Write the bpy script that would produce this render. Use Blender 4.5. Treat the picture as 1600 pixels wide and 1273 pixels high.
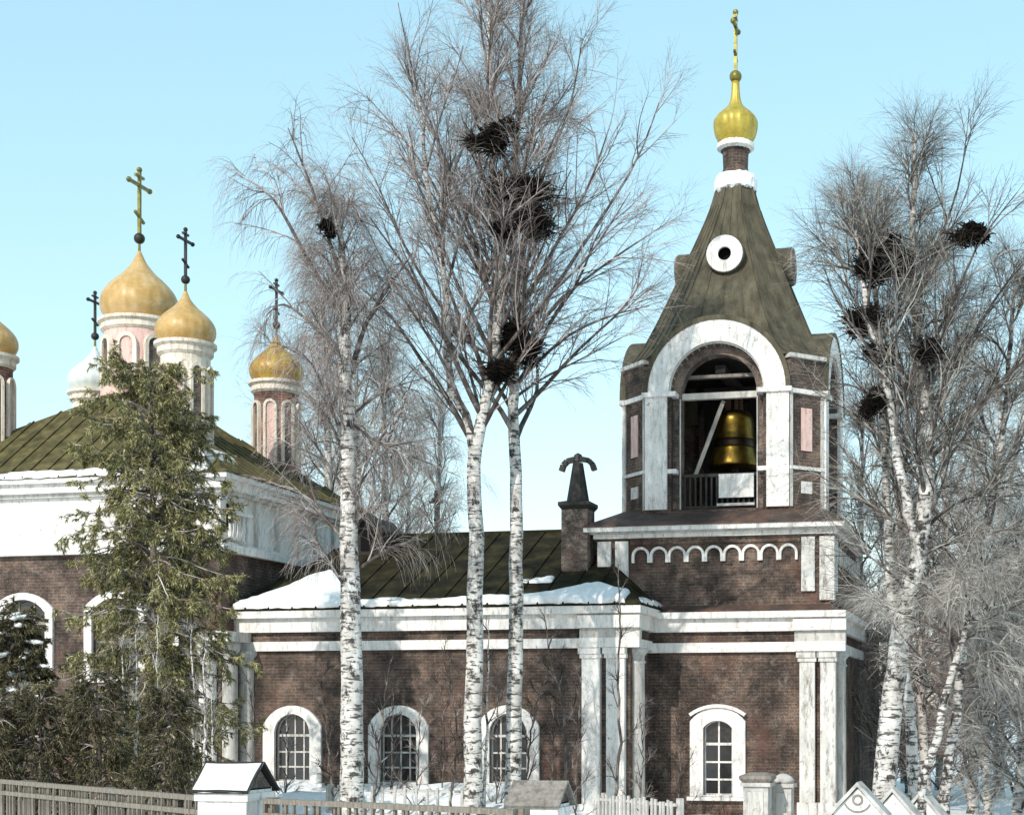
import bpy, bmesh, math, random
import numpy as np
from mathutils import Vector, Matrix

PI = math.pi
for o in list(bpy.data.objects):
    bpy.data.objects.remove(o)
S = bpy.context.scene
COL = S.collection

# ------------------------------------------------------------------ camera, sky, sun, exposure
YAW = math.atan(.225)
EYE, FOC, PPX, PPY = 3.0, 2400.0, 1060.0, 1120.0          # view camera with a risen, shifted front
cam = bpy.data.cameras.new('camera'); camo = bpy.data.objects.new('camera', cam); COL.objects.link(camo)
camo.location = (0, 0, EYE); camo.rotation_euler = (PI / 2, 0, YAW)
cam.sensor_width = 36; cam.lens = 36 * FOC / 1600
cam.shift_x = -(PPX - 800) / 1600; cam.shift_y = (PPY - 636.5) / 1600
cam.clip_start = .5; cam.clip_end = 6000
S.camera = camo

SUN_EL, SUN_AZ = math.radians(33), math.radians(193)       # azimuth clockwise from +Y
w = bpy.data.worlds.new('World'); S.world = w; w.use_nodes = True
nt = w.node_tree; bg = nt.nodes['Background']
sky = nt.nodes.new('ShaderNodeTexSky'); sky.sky_type = 'NISHITA'; sky.sun_disc = False
sky.sun_elevation = SUN_EL; sky.sun_rotation = SUN_AZ
sky.air_density = 1.0; sky.dust_density = 0.35; sky.ozone_density = 1.0
hs = nt.nodes.new('ShaderNodeHueSaturation'); hs.inputs['Hue'].default_value = .469; hs.inputs['Saturation'].default_value = 1.5; hs.inputs['Value'].default_value = 3.35
gm_ = nt.nodes.new('ShaderNodeGamma'); gm_.inputs['Gamma'].default_value = .44
nt.links.new(sky.outputs[0], gm_.inputs['Color']); nt.links.new(gm_.outputs[0], hs.inputs['Color']); nt.links.new(hs.outputs[0], bg.inputs[0])
bg.inputs[1].default_value = .15
sun = bpy.data.lights.new('sun', 'SUN'); sun.energy = 3.6; sun.angle = math.radians(.55); sun.color = (1, .95, .87)
so = bpy.data.objects.new('sun', sun); COL.objects.link(so)
sd = Vector((math.sin(SUN_AZ) * math.cos(SUN_EL), math.cos(SUN_AZ) * math.cos(SUN_EL), math.sin(SUN_EL)))
so.rotation_euler = (-sd).to_track_quat('-Z', 'Y').to_euler()
vs = S.view_settings; vs.view_transform = 'Standard'; vs.look = 'None'; vs.exposure = .15; vs.gamma = 1; vs.use_curve_mapping = False

# ------------------------------------------------------------------ materials
MAT = {}
def srgb(r, g, b):
    return tuple(((x / 255) / 12.92 if x <= 10 else ((x / 255 + .055) / 1.055) ** 2.4) for x in (r, g, b))
class NT:
    def __init__(s, name, rough=.8, metal=0, spec=.3):
        s.m = bpy.data.materials.new(name); s.m.use_nodes = True; s.t = s.m.node_tree
        s.p = s.t.nodes['Principled BSDF']; s.p.inputs['Roughness'].default_value = rough
        s.p.inputs['Metallic'].default_value = metal; s.p.inputs['Specular IOR Level'].default_value = spec
        s.co = s.t.nodes.new('ShaderNodeTexCoord').outputs['Object']; MAT[name] = s.m
    def n(s, k, **kw):
        x = s.t.nodes.new(k)
        for a, b in kw.items(): setattr(x, a, b)
        return x
    def l(s, a, b): s.t.links.new(a, b)
    def mapped(s, sc):
        x = s.n('ShaderNodeMapping'); x.inputs['Scale'].default_value = sc; s.l(s.co, x.inputs['Vector']); return x.outputs[0]
    def noise(s, scale, vec=None, det=5, rough=.6):
        x = s.n('ShaderNodeTexNoise'); x.inputs['Scale'].default_value = scale
        x.inputs['Detail'].default_value = det; x.inputs['Roughness'].default_value = rough
        s.l(vec if vec is not None else s.co, x.inputs['Vector']); return x.outputs['Fac']
    def ramp(s, fac, stops, interp='LINEAR'):
        x = s.n('ShaderNodeValToRGB'); cr = x.color_ramp; cr.interpolation = interp
        while len(cr.elements) < len(stops): cr.elements.new(.5)
        for e, (p, c) in zip(cr.elements, stops):
            e.position = p; e.color = (*c, 1) if len(c) == 3 else c
        s.l(fac, x.inputs[0]); return x.outputs[0]
    def mix(s, fac, a, b, mode='MIX'):
        x = s.n('ShaderNodeMix', data_type='RGBA', blend_type=mode)
        for sk, v in ((0, fac), (6, a), (7, b)):
            if isinstance(v, (int, float)): x.inputs[sk].default_value = v
            elif isinstance(v, tuple): x.inputs[sk].default_value = (*v, 1)
            else: s.l(v, x.inputs[sk])
        return x.outputs[2]
    def base(s, c): s.l(c, s.p.inputs['Base Color'])
    def bump(s, h, dist=.02, st=.6):
        x = s.n('ShaderNodeBump'); x.inputs['Distance'].default_value = dist; x.inputs['Strength'].default_value = st
        s.l(h, x.inputs['Height']); s.l(x.outputs[0], s.p.inputs['Normal'])
def G(v): return (v, v, v)
B0, B1 = G(0), G(1)

def mottled(name, cols, scale=3, rough=.8, metal=0, spec=.3, bump=.01, stretch=(1, 1, 1), fine=40):
    t = NT(name, rough, metal, spec)
    v = t.mapped(stretch)
    k = len(cols)
    c = t.ramp(t.noise(scale, v), [(.28 + .44 * i / max(1, k - 1), q) for i, q in enumerate(cols)])
    f = t.noise(fine, None, 3)
    c = t.mix(.5, c, t.ramp(f, [(.25, G(.55)), (.75, G(1.0))]), 'MULTIPLY')
    t.base(c); t.bump(f, bump); return t.m

def brick_material(name, a, b, mortar):
    t = NT(name, .92)
    sp = t.n('ShaderNodeSeparateXYZ'); t.l(t.co, sp.inputs[0])
    ad = t.n('ShaderNodeMath', operation='ADD'); t.l(sp.outputs[0], ad.inputs[0]); t.l(sp.outputs[1], ad.inputs[1])
    cb = t.n('ShaderNodeCombineXYZ'); t.l(ad.outputs[0], cb.inputs[0]); t.l(sp.outputs[2], cb.inputs[1])
    br = t.n('ShaderNodeTexBrick'); t.l(cb.outputs[0], br.inputs['Vector'])
    br.inputs['Color1'].default_value = (*a, 1); br.inputs['Color2'].default_value = (*b, 1); br.inputs['Mortar'].default_value = (*mortar, 1)
    br.inputs['Scale'].default_value = 1; br.inputs['Brick Width'].default_value = .29; br.inputs['Row Height'].default_value = .095
    br.inputs['Mortar Size'].default_value = .012; br.inputs['Bias'].default_value = -.15
    big = t.ramp(t.noise(.8, None, 9, .78), [(.40, G(.38)), (.5, (.95, .9, .86)), (.60, (1.9, 1.7, 1.55))])
    sm = t.ramp(t.noise(24, t.mapped((1, 1, 1.6)), 3, .8), [(.32, G(.3)), (.55, G(1.0)), (.7, G(1.9))])
    c = t.mix(1, br.outputs['Color'], big, 'MULTIPLY'); c = t.mix(.8, c, sm, 'MULTIPLY')
    lime = t.ramp(t.noise(2.4, None, 9, .82), [(.55, B0), (.64, G(.6))])
    c = t.mix(lime, c, (.24, .205, .18))
    red = t.ramp(t.noise(.55, t.mapped((1, 1, .6)), 4), [(.55, B0), (.66, G(.4))])
    c = t.mix(red, c, (.14, .064, .048))
    t.base(c); t.bump(br.outputs['Fac'], -.015, .7); return t.m
brick_material('brick', (.104, .073, .059), (.065, .050, .043), (.128, .108, .095))
brick_material('brick_grey', (.17, .135, .118), (.11, .088, .08), (.16, .14, .125))
brick_material('brick_red', (.26, .115, .085), (.19, .09, .07), (.3, .24, .2))

def plaster(name, c0, c1, stain, amt=.8):
    t = NT(name, .85)
    c = t.ramp(t.noise(2.2, t.mapped((1, 1, .35)), 7, .7), [(.32, c1), (.6, c0)])
    st = t.ramp(t.noise(3.2, t.mapped((2.2, 2.2, .45)), 9, .78), [(.50, B0), (.64, G(amt))])
    c = t.mix(st, c, stain)
    ch = t.ramp(t.noise(7, None, 6, .75), [(.61, B0), (.64, G(.7))])          # flaked patches baring the brick
    c = t.mix(ch, c, (.23, .17, .14))
    t.base(c); t.bump(t.noise(18, None, 5), .015, .5); return t.m
plaster('white', (.80, .765, .725), (.64, .61, .57), (.34, .305, .275), .75)
plaster('cream', (.74, .67, .56), (.62, .53, .43), (.33, .26, .21))
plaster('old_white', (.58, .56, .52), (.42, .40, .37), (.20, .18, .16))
plaster('pink', (.72, .50, .44), (.60, .38, .33), (.36, .24, .2))
plaster('grey_white', (.66, .64, .60), (.45, .43, .40), (.17, .15, .135), .95)
mottled('green_roof', [(.035, .031, .014), (.095, .08, .032), (.175, .145, .06)], 2.6, .8, 0, .2, stretch=(1, 1, .5))
mottled('tent_roof', [(.05, .043, .029), (.095, .082, .054), (.15, .13, .085)], 1.3, .75, 0, .2, stretch=(2.5, 2.5, .3), fine=14)
mottled('dark_roof', [(.008, .0075, .005), (.024, .021, .011), (.055, .046, .02)], 1.8, .9, 0, .1, stretch=(1, 1, .6))
mottled('rust_roof', [(.045, .034, .029), (.09, .058, .046), (.17, .088, .06)], 2.2, .65)
mottled('ochre', [(.42, .25, .065), (.54, .34, .12), (.62, .45, .24)], 2.2, .42, 0, .5, fine=9, bump=.003)
mottled('yellow_gold', [(.36, .26, .035), (.50, .38, .055), (.58, .45, .10)], 2.5, .38, .25, .5, fine=9, bump=.003)
mottled('red_gold', [(.36, .12, .03), (.46, .28, .05), (.5, .36, .08)], 4, .45, .1, .5, fine=9, bump=.003)
mottled('pale_dome', [(.62, .66, .64), (.70, .73, .70)], 2, .5, fine=9, bump=.003)
mottled('dark_iron', [(.018, .018, .016), (.05, .045, .038)], 6, .5, .3)
mottled('olive_gilt', [(.10, .09, .025), (.30, .27, .06)], 5, .4, .4)
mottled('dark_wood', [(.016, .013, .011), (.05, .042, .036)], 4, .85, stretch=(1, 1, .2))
mottled('grey_wood', [(.12, .10, .085), (.25, .22, .19), (.34, .31, .27)], 5, .85, stretch=(3, 3, .5))
mottled('fence_wood', [(.11, .093, .075), (.22, .19, .155), (.34, .30, .25)], 7, .85, stretch=(3, 3, .6))
mottled('pale_wood', [(.45, .41, .36), (.66, .62, .56)], 5, .8, stretch=(1, 1, .3))
mottled('stone', [(.26, .25, .23), (.50, .48, .45), (.66, .64, .60)], 4, .85)
mottled('bronze', [(.10, .062, .014), (.30, .20, .032)], 3, .33, .85, .5, fine=12, bump=.002)
mottled('bronze_dark', [(.03, .018, .012), (.07, .04, .02)], 3, .35, .7, .5, fine=12, bump=.002)
mottled('nest', [(.006, .005, .004), (.024, .019, .015)], 12, .95, 0, .1)
def strands(name, cols, rough=.85, spec=.2, scale=1.0):
    """every separate shoot or needle its own tone"""
    t = NT(name, rough, 0, spec); g = t.n('ShaderNodeNewGeometry').outputs['Random Per Island']
    k = len(cols); c = t.ramp(g, [(i / (k - 1), q) for i, q in enumerate(cols)])
    t.base(t.mix(.7, c, t.ramp(t.noise(scale, None, 5), [(.3, G(.45)), (.5, G(.95)), (.7, G(1.5))]), 'MULTIPLY')); return t.m
strands('twig', [(.06, .045, .04), (.19, .15, .135), (.34, .28, .255), (.62, .55, .51)])
strands('twig_pale', [(.03, .025, .021), (.09, .075, .064), (.20, .175, .15), (.62, .57, .51)])
strands('twig_dark', [(.02, .016, .014), (.05, .038, .033)])
strands('twig_grey', [(.08, .07, .062), (.25, .225, .20), (.44, .405, .365), (.70, .66, .60)])
mottled('limb', [(.03, .023, .02), (.10, .078, .068), (.40, .36, .33)], 3.5, .8, stretch=(1, 1, .8), fine=14)
strands('needle', [(.05, .046, .021), (.15, .138, .055), (.29, .265, .10), (.58, .54, .34)], .8, .2, 1.2)
strands('needle_dark', [(.016, .015, .009), (.05, .045, .022), (.10, .088, .042), (.22, .19, .11)], .8, .2, 2.2)
t = NT('glass', .12, 0, .6)
oi = t.n('ShaderNodeObjectInfo'); t.base(t.mix(oi.outputs['Random'], (.006, .006, .006), (.05, .05, .052))); t.bump(t.noise(2.5, None, 2), .03, .3)
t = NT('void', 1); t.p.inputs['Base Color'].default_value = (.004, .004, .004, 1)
def snow_mat(name, sc):
    t = NT(name, .7, 0, .2)
    t.base(t.ramp(t.noise(sc, None, 6), [(.3, (.70, .71, .72)), (.6, (.83, .83, .81))]))
    t.bump(t.noise(sc * 3, None, 6), .07, .8)
snow_mat('snow', 1.6)
def bark(name, white, grey, lo, hi):
    t = NT(name, .75)
    c = t.ramp(t.noise(2.0, None, 5), [(.3, grey), (.62, white)])
    lent = t.ramp(t.noise(1, t.mapped((3.6, 3.6, 15)), 4, .62), [(lo, B0), (lo + .08, B1)])
    pat = t.ramp(t.noise(1, t.mapped((4, 4, 3)), 6, .75), [(hi, B0), (hi + .09, B1)])
    c = t.mix(lent, c, (.085, .072, .064)); c = t.mix(pat, c, (.032, .027, .024))
    t.base(c); t.bump(t.noise(14, None, 4), .02, .6)
bark('birch_bark', (.70, .665, .62), (.36, .33, .30), .515, .515)
bark('birch_bark_rough', (.66, .62, .58), (.40, .37, .34), .485, .485)

# ------------------------------------------------------------------ mesh helpers
class MB:
    def __init__(s): s.v = []; s.f = []
    def add(s, vs, fs):
        o = len(s.v); s.v += [tuple(p) for p in vs]; s.f += [tuple(i + o for i in f) for f in fs]; return s
    def box(s, x0, x1, y0, y1, z0, z1):
        return s.add([(x, y, z) for z in (z0, z1) for y in (y0, y1) for x in (x0, x1)],
                     [(0, 2, 3, 1), (4, 5, 7, 6), (0, 1, 5, 4), (2, 6, 7, 3), (0, 4, 6, 2), (1, 3, 7, 5)])
    def bar(s, a, b, w, h=None):
        a, b = Vector(a), Vector(b); h = h or w; d = (b - a).normalized()
        u = d.cross(Vector((0, 0, 1)) if abs(d.z) < .95 else Vector((0, 1, 0))).normalized(); n = u.cross(d)
        vs = [p + u * i * w / 2 + n * j * h / 2 for p in (a, b) for j in (-1, 1) for i in (-1, 1)]
        return s.add(vs, [(0, 1, 3, 2), (4, 6, 7, 5), (0, 4, 5, 1), (2, 3, 7, 6), (0, 2, 6, 4), (1, 5, 7, 3)])
    def prism(s, poly, y0, y1):                      # polygon in (x, z), extruded along y
        n = len(poly)
        return s.add([(x, y0, z) for x, z in poly] + [(x, y1, z) for x, z in poly],
                     [tuple(range(n)), tuple(range(2 * n - 1, n - 1, -1))] + [(i, n + i, n + (i + 1) % n, (i + 1) % n) for i in range(n)])
    def plate(s, pts, thick):                        # planar 3-D polygon thickened along its normal
        P = [Vector(p) for p in pts]; nrm = Vector((0, 0, 0))
        for i in range(len(P)): nrm += (P[i] - P[0]).cross(P[(i + 1) % len(P)] - P[0])
        nrm = nrm.normalized() * thick; n = len(P)
        return s.add(P + [p + nrm for p in P], [tuple(range(n - 1, -1, -1)), tuple(range(n, 2 * n))] + [(i, (i + 1) % n, n + (i + 1) % n, n + i) for i in range(n)])
    def lathe(s, prof, n=24, c=(0, 0), rot=0):
        o = len(s.v); m = len(prof)
        for r, z in prof:
            for i in range(n):
                a = rot + 2 * PI * i / n; s.v.append((c[0] + r * math.cos(a), c[1] + r * math.sin(a), z))
        for j in range(m - 1):
            for i in range(n):
                k = (i + 1) % n; s.f.append((o + j * n + i, o + j * n + k, o + (j + 1) * n + k, o + (j + 1) * n + i))
        s.f.append(tuple(o + i for i in range(n))[::-1]); s.f.append(tuple(o + (m - 1) * n + i for i in range(n))); return s
    def ring(s, cx, cz, r0, r1, y0, y1, a0=0, a1=PI, n=20):   # arch band facing -y
        full = abs(a1 - a0 - 2 * PI) < 1e-4
        pts = [(a0 + (a1 - a0) * i / n) for i in range(n + (0 if full else 1))]; o = len(s.v); k = len(pts)
        for a in pts:
            for r, y in ((r0, y0), (r1, y0), (r1, y1), (r0, y1)): s.v.append((cx + r * math.cos(a), y, cz + r * math.sin(a)))
        for i in range(k if full else k - 1):
            j = (i + 1) % k
            for q in range(4): s.f.append((o + 4 * i + q, o + 4 * i + (q + 1) % 4, o + 4 * j + (q + 1) % 4, o + 4 * j + q))
        if not full: s.f.append((o, o + 3, o + 2, o + 1)); e = o + 4 * (k - 1); s.f.append((e, e + 1, e + 2, e + 3))
        return s
    def holed(s, outer, holes, y0, y1):              # flat wall with openings, in (x, z)
        bm = bmesh.new()
        for lp in [outer] + holes:
            vv = [bm.verts.new((x, 0, z)) for x, z in lp]
            for i in range(len(vv)): bm.edges.new((vv[i], vv[(i + 1) % len(vv)]))
        bmesh.ops.triangle_fill(bm, edges=bm.edges[:], use_beauty=True)
        bm.verts.index_update(); vl = [v.co.copy() for v in bm.verts]; fl = [[v.index for v in f.verts] for f in bm.faces]; bm.free()
        n = len(vl)
        s.add([(v.x, y0, v.z) for v in vl] + [(v.x, y1, v.z) for v in vl], fl + [[i + n for i in f[::-1]] for f in fl])
        o = len(s.v)
        for lp in [outer] + holes:
            k = len(lp); b = len(s.v)
            s.v += [(x, y0, z) for x, z in lp] + [(x, y1, z) for x, z in lp]
            s.f += [(b + i, b + (i + 1) % k, b + k + (i + 1) % k, b + k + i) for i in range(k)]
        return s
    def turn(s, rz=0, d=(0, 0, 0)):
        c, q = math.cos(rz), math.sin(rz); s.v = [(x * c - y * q + d[0], x * q + y * c + d[1], z + d[2]) for x, y, z in s.v]; return s
    def build(s, name, mat, parent=None, smooth=False, loc=None, rz=0, recalc=True):
        me = bpy.data.meshes.new(name); me.from_pydata(s.v, [], s.f)
        if recalc:
            bm = bmesh.new(); bm.from_mesh(me); bmesh.ops.recalc_face_normals(bm, faces=bm.faces[:]); bm.to_mesh(me); bm.free()
        me.materials.append(MAT[mat])
        if smooth: me.shade_smooth()
        o = bpy.data.objects.new(name, me); COL.objects.link(o)
        if loc: o.location = loc
        o.rotation_euler.z = rz; o.parent = parent
        return o
def tag(o, label=None, cat=None, group=None, kind=None):
    for k, v in (('label', label), ('category', cat), ('group', group), ('kind', kind)):
        if v: o[k] = v
    return o
def thing(name, loc, label, cat, group=None, rz=0):
    o = bpy.data.objects.new(name, None); COL.objects.link(o); o.location = loc; o.rotation_euler.z = rz; o.empty_display_size = .3
    return tag(o, label, cat, group, 'thing')
def copy_tree(o, parent=None):
    c = o.copy(); COL.objects.link(c); c.parent = parent
    for ch in list(o.children): copy_tree(ch, c)
    return c
def spot(u, v, Y):
    """point of the view camera's sight line at building depth Y (metres)"""
    c, s = math.cos(YAW), math.sin(YAW); k = (u - PPX) / FOC
    X = Y * (k * c - s) / (c + k * s); d = -X * s + Y * c
    return np.array((X, Y, EYE + (PPY - v) * d / FOC))

def arc_opening(cx, hw, z0, spring, rise, n=12):
    """outline of an opening with a segmental or round head"""
    R = (hw * hw + rise * rise) / (2 * rise); zc = spring + rise - R; a = math.asin(min(1, hw / R))
    return [(cx - hw, z0), (cx + hw, z0)] + [(cx + R * math.sin(q), zc + R * math.cos(q)) for q in np.linspace(a, -a, n)]
def arch_z(x, hw, spring, rise):
    R = (hw * hw + rise * rise) / (2 * rise); return spring + rise - R + math.sqrt(max(0, R * R - x * x))
def window(parent, cx, y, hw, z0, spring, rise, sw, stop, cols, rows, mat='white', bars=.05, sash='white', loc=None):
    """surround (the window part), sash bars, panes and sill as sub-parts; y = outer wall face"""
    m = MB()
    out = arc_opening(cx, hw + sw, z0 - .02, spring + sw * .5, stop)
    m.holed(out, [arc_opening(cx, hw, z0 + .02, spring, rise)], y - .11, y - .002)
    wd = m.build('window', mat, parent)
    mm = MB()
    o2 = arc_opening(cx, hw + .02, z0 - .01, spring, rise + .02); i2 = arc_opening(cx, hw - .05, z0 + .06, spring, max(.08, rise - .03))
    mm.holed(o2, [i2], y + .12, y + .2); mm.build('sash', sash, wd)
    ztop = spring + rise; xs = np.linspace(-hw, hw, cols + 1); zs = rows
    for x in xs[1:-1]:
        b = MB().box(cx + x - bars / 2, cx + x + bars / 2, y + .13, y + .19, z0 + .03, arch_z(x, hw, spring, rise)); b.build('muntin', sash, wd)
    for k, z in enumerate(zs):
        b = MB().box(cx - hw, cx + hw, y + .126, y + .194, z - bars * (.55 if k else .8), z + bars * (.55 if k else .8)); b.build('muntin', sash, wd)
    lev = sorted([z0] + list(zs) + [ztop])
    for a, b in zip(xs[:-1], xs[1:]):
        for q, (l0, l1) in enumerate(zip(lev[:-1], lev[1:])):
            top = [(cx + x, min(l1, arch_z(x, hw, spring, rise))) for x in np.linspace(b, a, 5)] if l1 == ztop else [(cx + b, l1), (cx + a, l1)]
            if min(z for _, z in top) < l0: top = [(x, max(z, l0 + .01)) for x, z in top]
            p = MB().prism([(cx + a, l0), (cx + b, l0)] + top, y + .155, y + .165); p.build('pane', 'glass', wd)
    MB().box(cx - hw - sw - .08, cx + hw + sw + .08, y - .2, y + .1, z0 - .14, z0 - .03).build('sill', mat, wd)
    return wd
def sheets(A, B, C, D, width, parent, mat, name='roof_sheet'):
    """standing-seam sheets on a slope: eave A-B, upper edge D-C"""
    A, B, C, D = map(Vector, (A, B, C, D)); e = (B - A); L = e.length; e.normalize()
    sD, sC = (D - A).dot(e), (C - A).dot(e); up = (D - A) - e * sD; H = up.length; up.normalize(); nrm = e.cross(up)
    def hmax(x):
        h = H
        if x < sD: h = min(h, H * x / sD)
        if x > sC: h = min(h, H * (L - x) / (L - sC))
        return max(h, 0)
    n = max(1, round(L / width)); xs = np.linspace(0, L, n + 1)
    for a, b in zip(xs[:-1], xs[1:]):
        br = [a] + [x for x in (sD, sC) if a + 1e-3 < x < b - 1e-3] + [b]
        pts = [A + e * a, A + e * b] + [A + e * x + up * hmax(x) for x in reversed(br)]
        q = []
        for p in pts:
            if not q or (p - q[-1]).length > 1e-3: q.append(p)
        if (q[0] - q[-1]).length < 1e-3: q.pop()
        if len(q) < 3: continue
        m = MB(); m.plate(q, .03)
        h = hmax(b)
        if h > .1 and b < L - .01:
            p0 = A + e * b + nrm * .045; m.bar(p0, p0 + up * h, .035, .06)
        m.build(name, mat, parent)
def snow_patch(name, A, e, up, poly, thick, parent=None, seed=0, jit=1):
    """uneven snow slab on a slope; poly in (along, up) metres"""
    rr = random.Random(seed); A, e, up = Vector(A), Vector(e).normalized(), Vector(up).normalized(); n = e.cross(up).normalized()
    if n.z < 0: n = -n
    P = []
    for i, p in enumerate(poly):
        q = poly[(i + 1) % len(poly)]; k = max(2, int(math.hypot(q[0] - p[0], q[1] - p[1]) / .18))
        for j in range(k):
            f = j / k; P.append((p[0] + (q[0] - p[0]) * f + jit * rr.uniform(-.06, .06), p[1] + (q[1] - p[1]) * f + jit * rr.uniform(-.05, .05)))
    N = len(P); area = sum(P[i][0] * P[(i + 1) % N][1] - P[(i + 1) % N][0] * P[i][1] for i in range(N)); sg = 1 if area > 0 else -1
    bm = bmesh.new(); rings = []; hv = [1 + jit * .3 * math.sin(i * .37 + seed) * math.sin(i * .11 + 2 * seed) for i in range(N)]
    for h, sh in ((.02, 0), (thick * .55, .03), (thick * .85, .09), (thick, .17)):
        rg = []
        for i, (x, y) in enumerate(P):
            a, b = P[(i - 3) % N], P[(i + 3) % N]; dx, dy = b[0] - a[0], b[1] - a[1]; d = math.hypot(dx, dy) or 1
            rg.append(bm.verts.new(A + e * (x - sg * dy / d * sh) + up * (y + sg * dx / d * sh) + n * (h * hv[i] if h > .03 else h)))
        rings.append(rg)
    for a, b in zip(rings[:-1], rings[1:]):
        for i in range(len(a)): bm.faces.new((a[i], a[(i + 1) % len(a)], b[(i + 1) % len(a)], b[i]))
    top = rings[-1]; ed = [bm.edges.get((top[i], top[(i + 1) % len(top)])) for i in range(len(top))]
    bmesh.ops.triangle_fill(bm, edges=ed, use_beauty=True); bmesh.ops.recalc_face_normals(bm, faces=bm.faces[:])
    me = bpy.data.meshes.new(name); bm.to_mesh(me); bm.free(); me.materials.append(MAT['snow']); me.shade_smooth()
    o = bpy.data.objects.new(name, me); COL.objects.link(o); o.parent = parent; return o

# ------------------------------------------------------------------ ground
def fbm(x, y, seed=0):
    r = random.Random(seed); z = 0
    for k in range(5):
        a, b, p = r.uniform(-1, 1), r.uniform(-1, 1), r.uniform(0, 6.28); f = .35 * 1.9 ** k
        z = z + np.sin(f * (x * a * 2 + y * b * 2) + p) * .55 ** k
    return z
def bumpf(x, a, b, s): return 1 / (1 + np.exp(-(x - a) / s)) * 1 / (1 + np.exp((x - b) / s))
def ground_z(X, Y):
    near = np.exp(-((X + 12) / 45) ** 2 - ((Y - 38) / 40) ** 2)
    z = fbm(X, Y, 3) * .07 * near
    drift = bumpf(X, -23, -12.6, .35) * bumpf(Y, 39.2, 44, .45)
    z = z + drift * (.85 + .22 * fbm(X * 1.7, Y * 2, 8))
    return z
xs = np.concatenate([[-2500, -900, -300, -120, -70], np.arange(-48, 24, .45), [40, 80, 200, 700, 2500]])
ys = np.concatenate([[-600, -200, -60, -20, 0, 8], np.arange(14, 64, .45), [75, 95, 140, 260, 600, 1500, 4000]])
XX, YY = np.meshgrid(xs, ys); ZZ = ground_z(XX, YY); nx, ny = len(xs), len(ys)
gm = MB(); gm.v = list(zip(XX.ravel().tolist(), YY.ravel().tolist(), ZZ.ravel().tolist()))
gm.f = [(j * nx + i, j * nx + i + 1, (j + 1) * nx + i + 1, (j + 1) * nx + i) for j in range(ny - 1) for i in range(nx - 1)]
tag(gm.build('ground', 'snow', smooth=True, recalc=False), kind='structure')

# ------------------------------------------------------------------ shared building pieces
def onion(R, z0, z1, rb=None, rt=.04):
    """onion dome profile from base z0 to tip z1"""
    rb = rb or R * .8; H = z1 - z0
    k = [(0, rb / R), (.06, .90), (.14, .975), (.23, 1.0), (.32, .975), (.41, .90), (.50, .77), (.59, .60), (.67, .43), (.75, .30), (.83, .19), (.91, .115), (1, rt / R)]
    return [(r * R, z0 + H * f) for f, r in k]
def ribbed(prof, n=32, ribs=16, amp=.02, c=(0, 0)):
    m = MB(); N = len(prof); nn = ribs * 4
    for r, z in prof:
        for i in range(nn):
            a = 2 * PI * i / nn; q = r * (1 + amp * (-1 if i % 4 == 0 else .3))
            m.v.append((c[0] + q * math.cos(a), c[1] + q * math.sin(a), z))
    for j in range(N - 1):
        for i in range(nn):
            k = (i + 1) % nn; m.f.append((j * nn + i, j * nn + k, (j + 1) * nn + k, (j + 1) * nn + i))
    m.f.append(tuple(range(nn))[::-1]); m.f.append(tuple((N - 1) * nn + i for i in range(nn))); return m
def refine(prof, k=3):
    P = np.array(prof); t = np.arange(len(P)); T = np.linspace(0, len(P) - 1, (len(P) - 1) * k + 1)
    out = []
    for x in T:
        i = min(int(x), len(P) - 2); f = x - i
        p0, p1, p2, p3 = P[max(i - 1, 0)], P[i], P[i + 1], P[min(i + 2, len(P) - 1)]
        out.append(tuple(.5 * ((2 * p1) + (p2 - p0) * f + (2 * p0 - 5 * p1 + 4 * p2 - p3) * f * f + (3 * p1 - p0 - 3 * p2 + p3) * f ** 3)))
    return out
def ball_profile(r, z): return [(max(.003, r * math.sin(PI * i / 8)), z - r * math.cos(PI * i / 8)) for i in range(9)]
def orthodox_cross(c, z0, z1, th, arm, knob=True):
    """three-barred cross whose arms run front to back (along y)"""
    x, y = c; H = z1 - z0; m = MB()
    m.box(x - th / 2, x + th / 2, y - th / 2, y + th / 2, z0, z1)
    m.box(x - th * .45, x + th * .45, y - arm, y + arm, z0 + H * .74, z0 + H * .74 + th)
    m.box(x - th * .42, x + th * .42, y - arm * .42, y + arm * .42, z0 + H * .88, z0 + H * .88 + th * .8)
    m.bar((x, y - arm * .45, z0 + H * .34), (x, y + arm * .45, z0 + H * .22), th * .8, th * .8)
    if knob:
        for p in ((x, y - arm, z0 + H * .74 + th / 2), (x, y + arm, z0 + H * .74 + th / 2), (x, y, z1)):
            m.lathe([(r, z) for r, z in ball_profile(th * .95, p[2])], 10, (p[0], p[1]))
    return m
def band(m, x0, x1, y0, y1, z0, z1, p):
    """string course standing p proud round a rectangular block (closed ring of four boxes)"""
    m.box(x0 - p, x1 + p, y0 - p, y0 + .05, z0, z1); m.box(x0 - p, x1 + p, y1 - .05, y1 + p, z0, z1)
    m.box(x0 - p, x0 + .05, y0 + .05, y1 - .05, z0, z1); m.box(x1 - .05, x1 + p, y0 + .05, y1 - .05, z0, z1); return m

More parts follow.
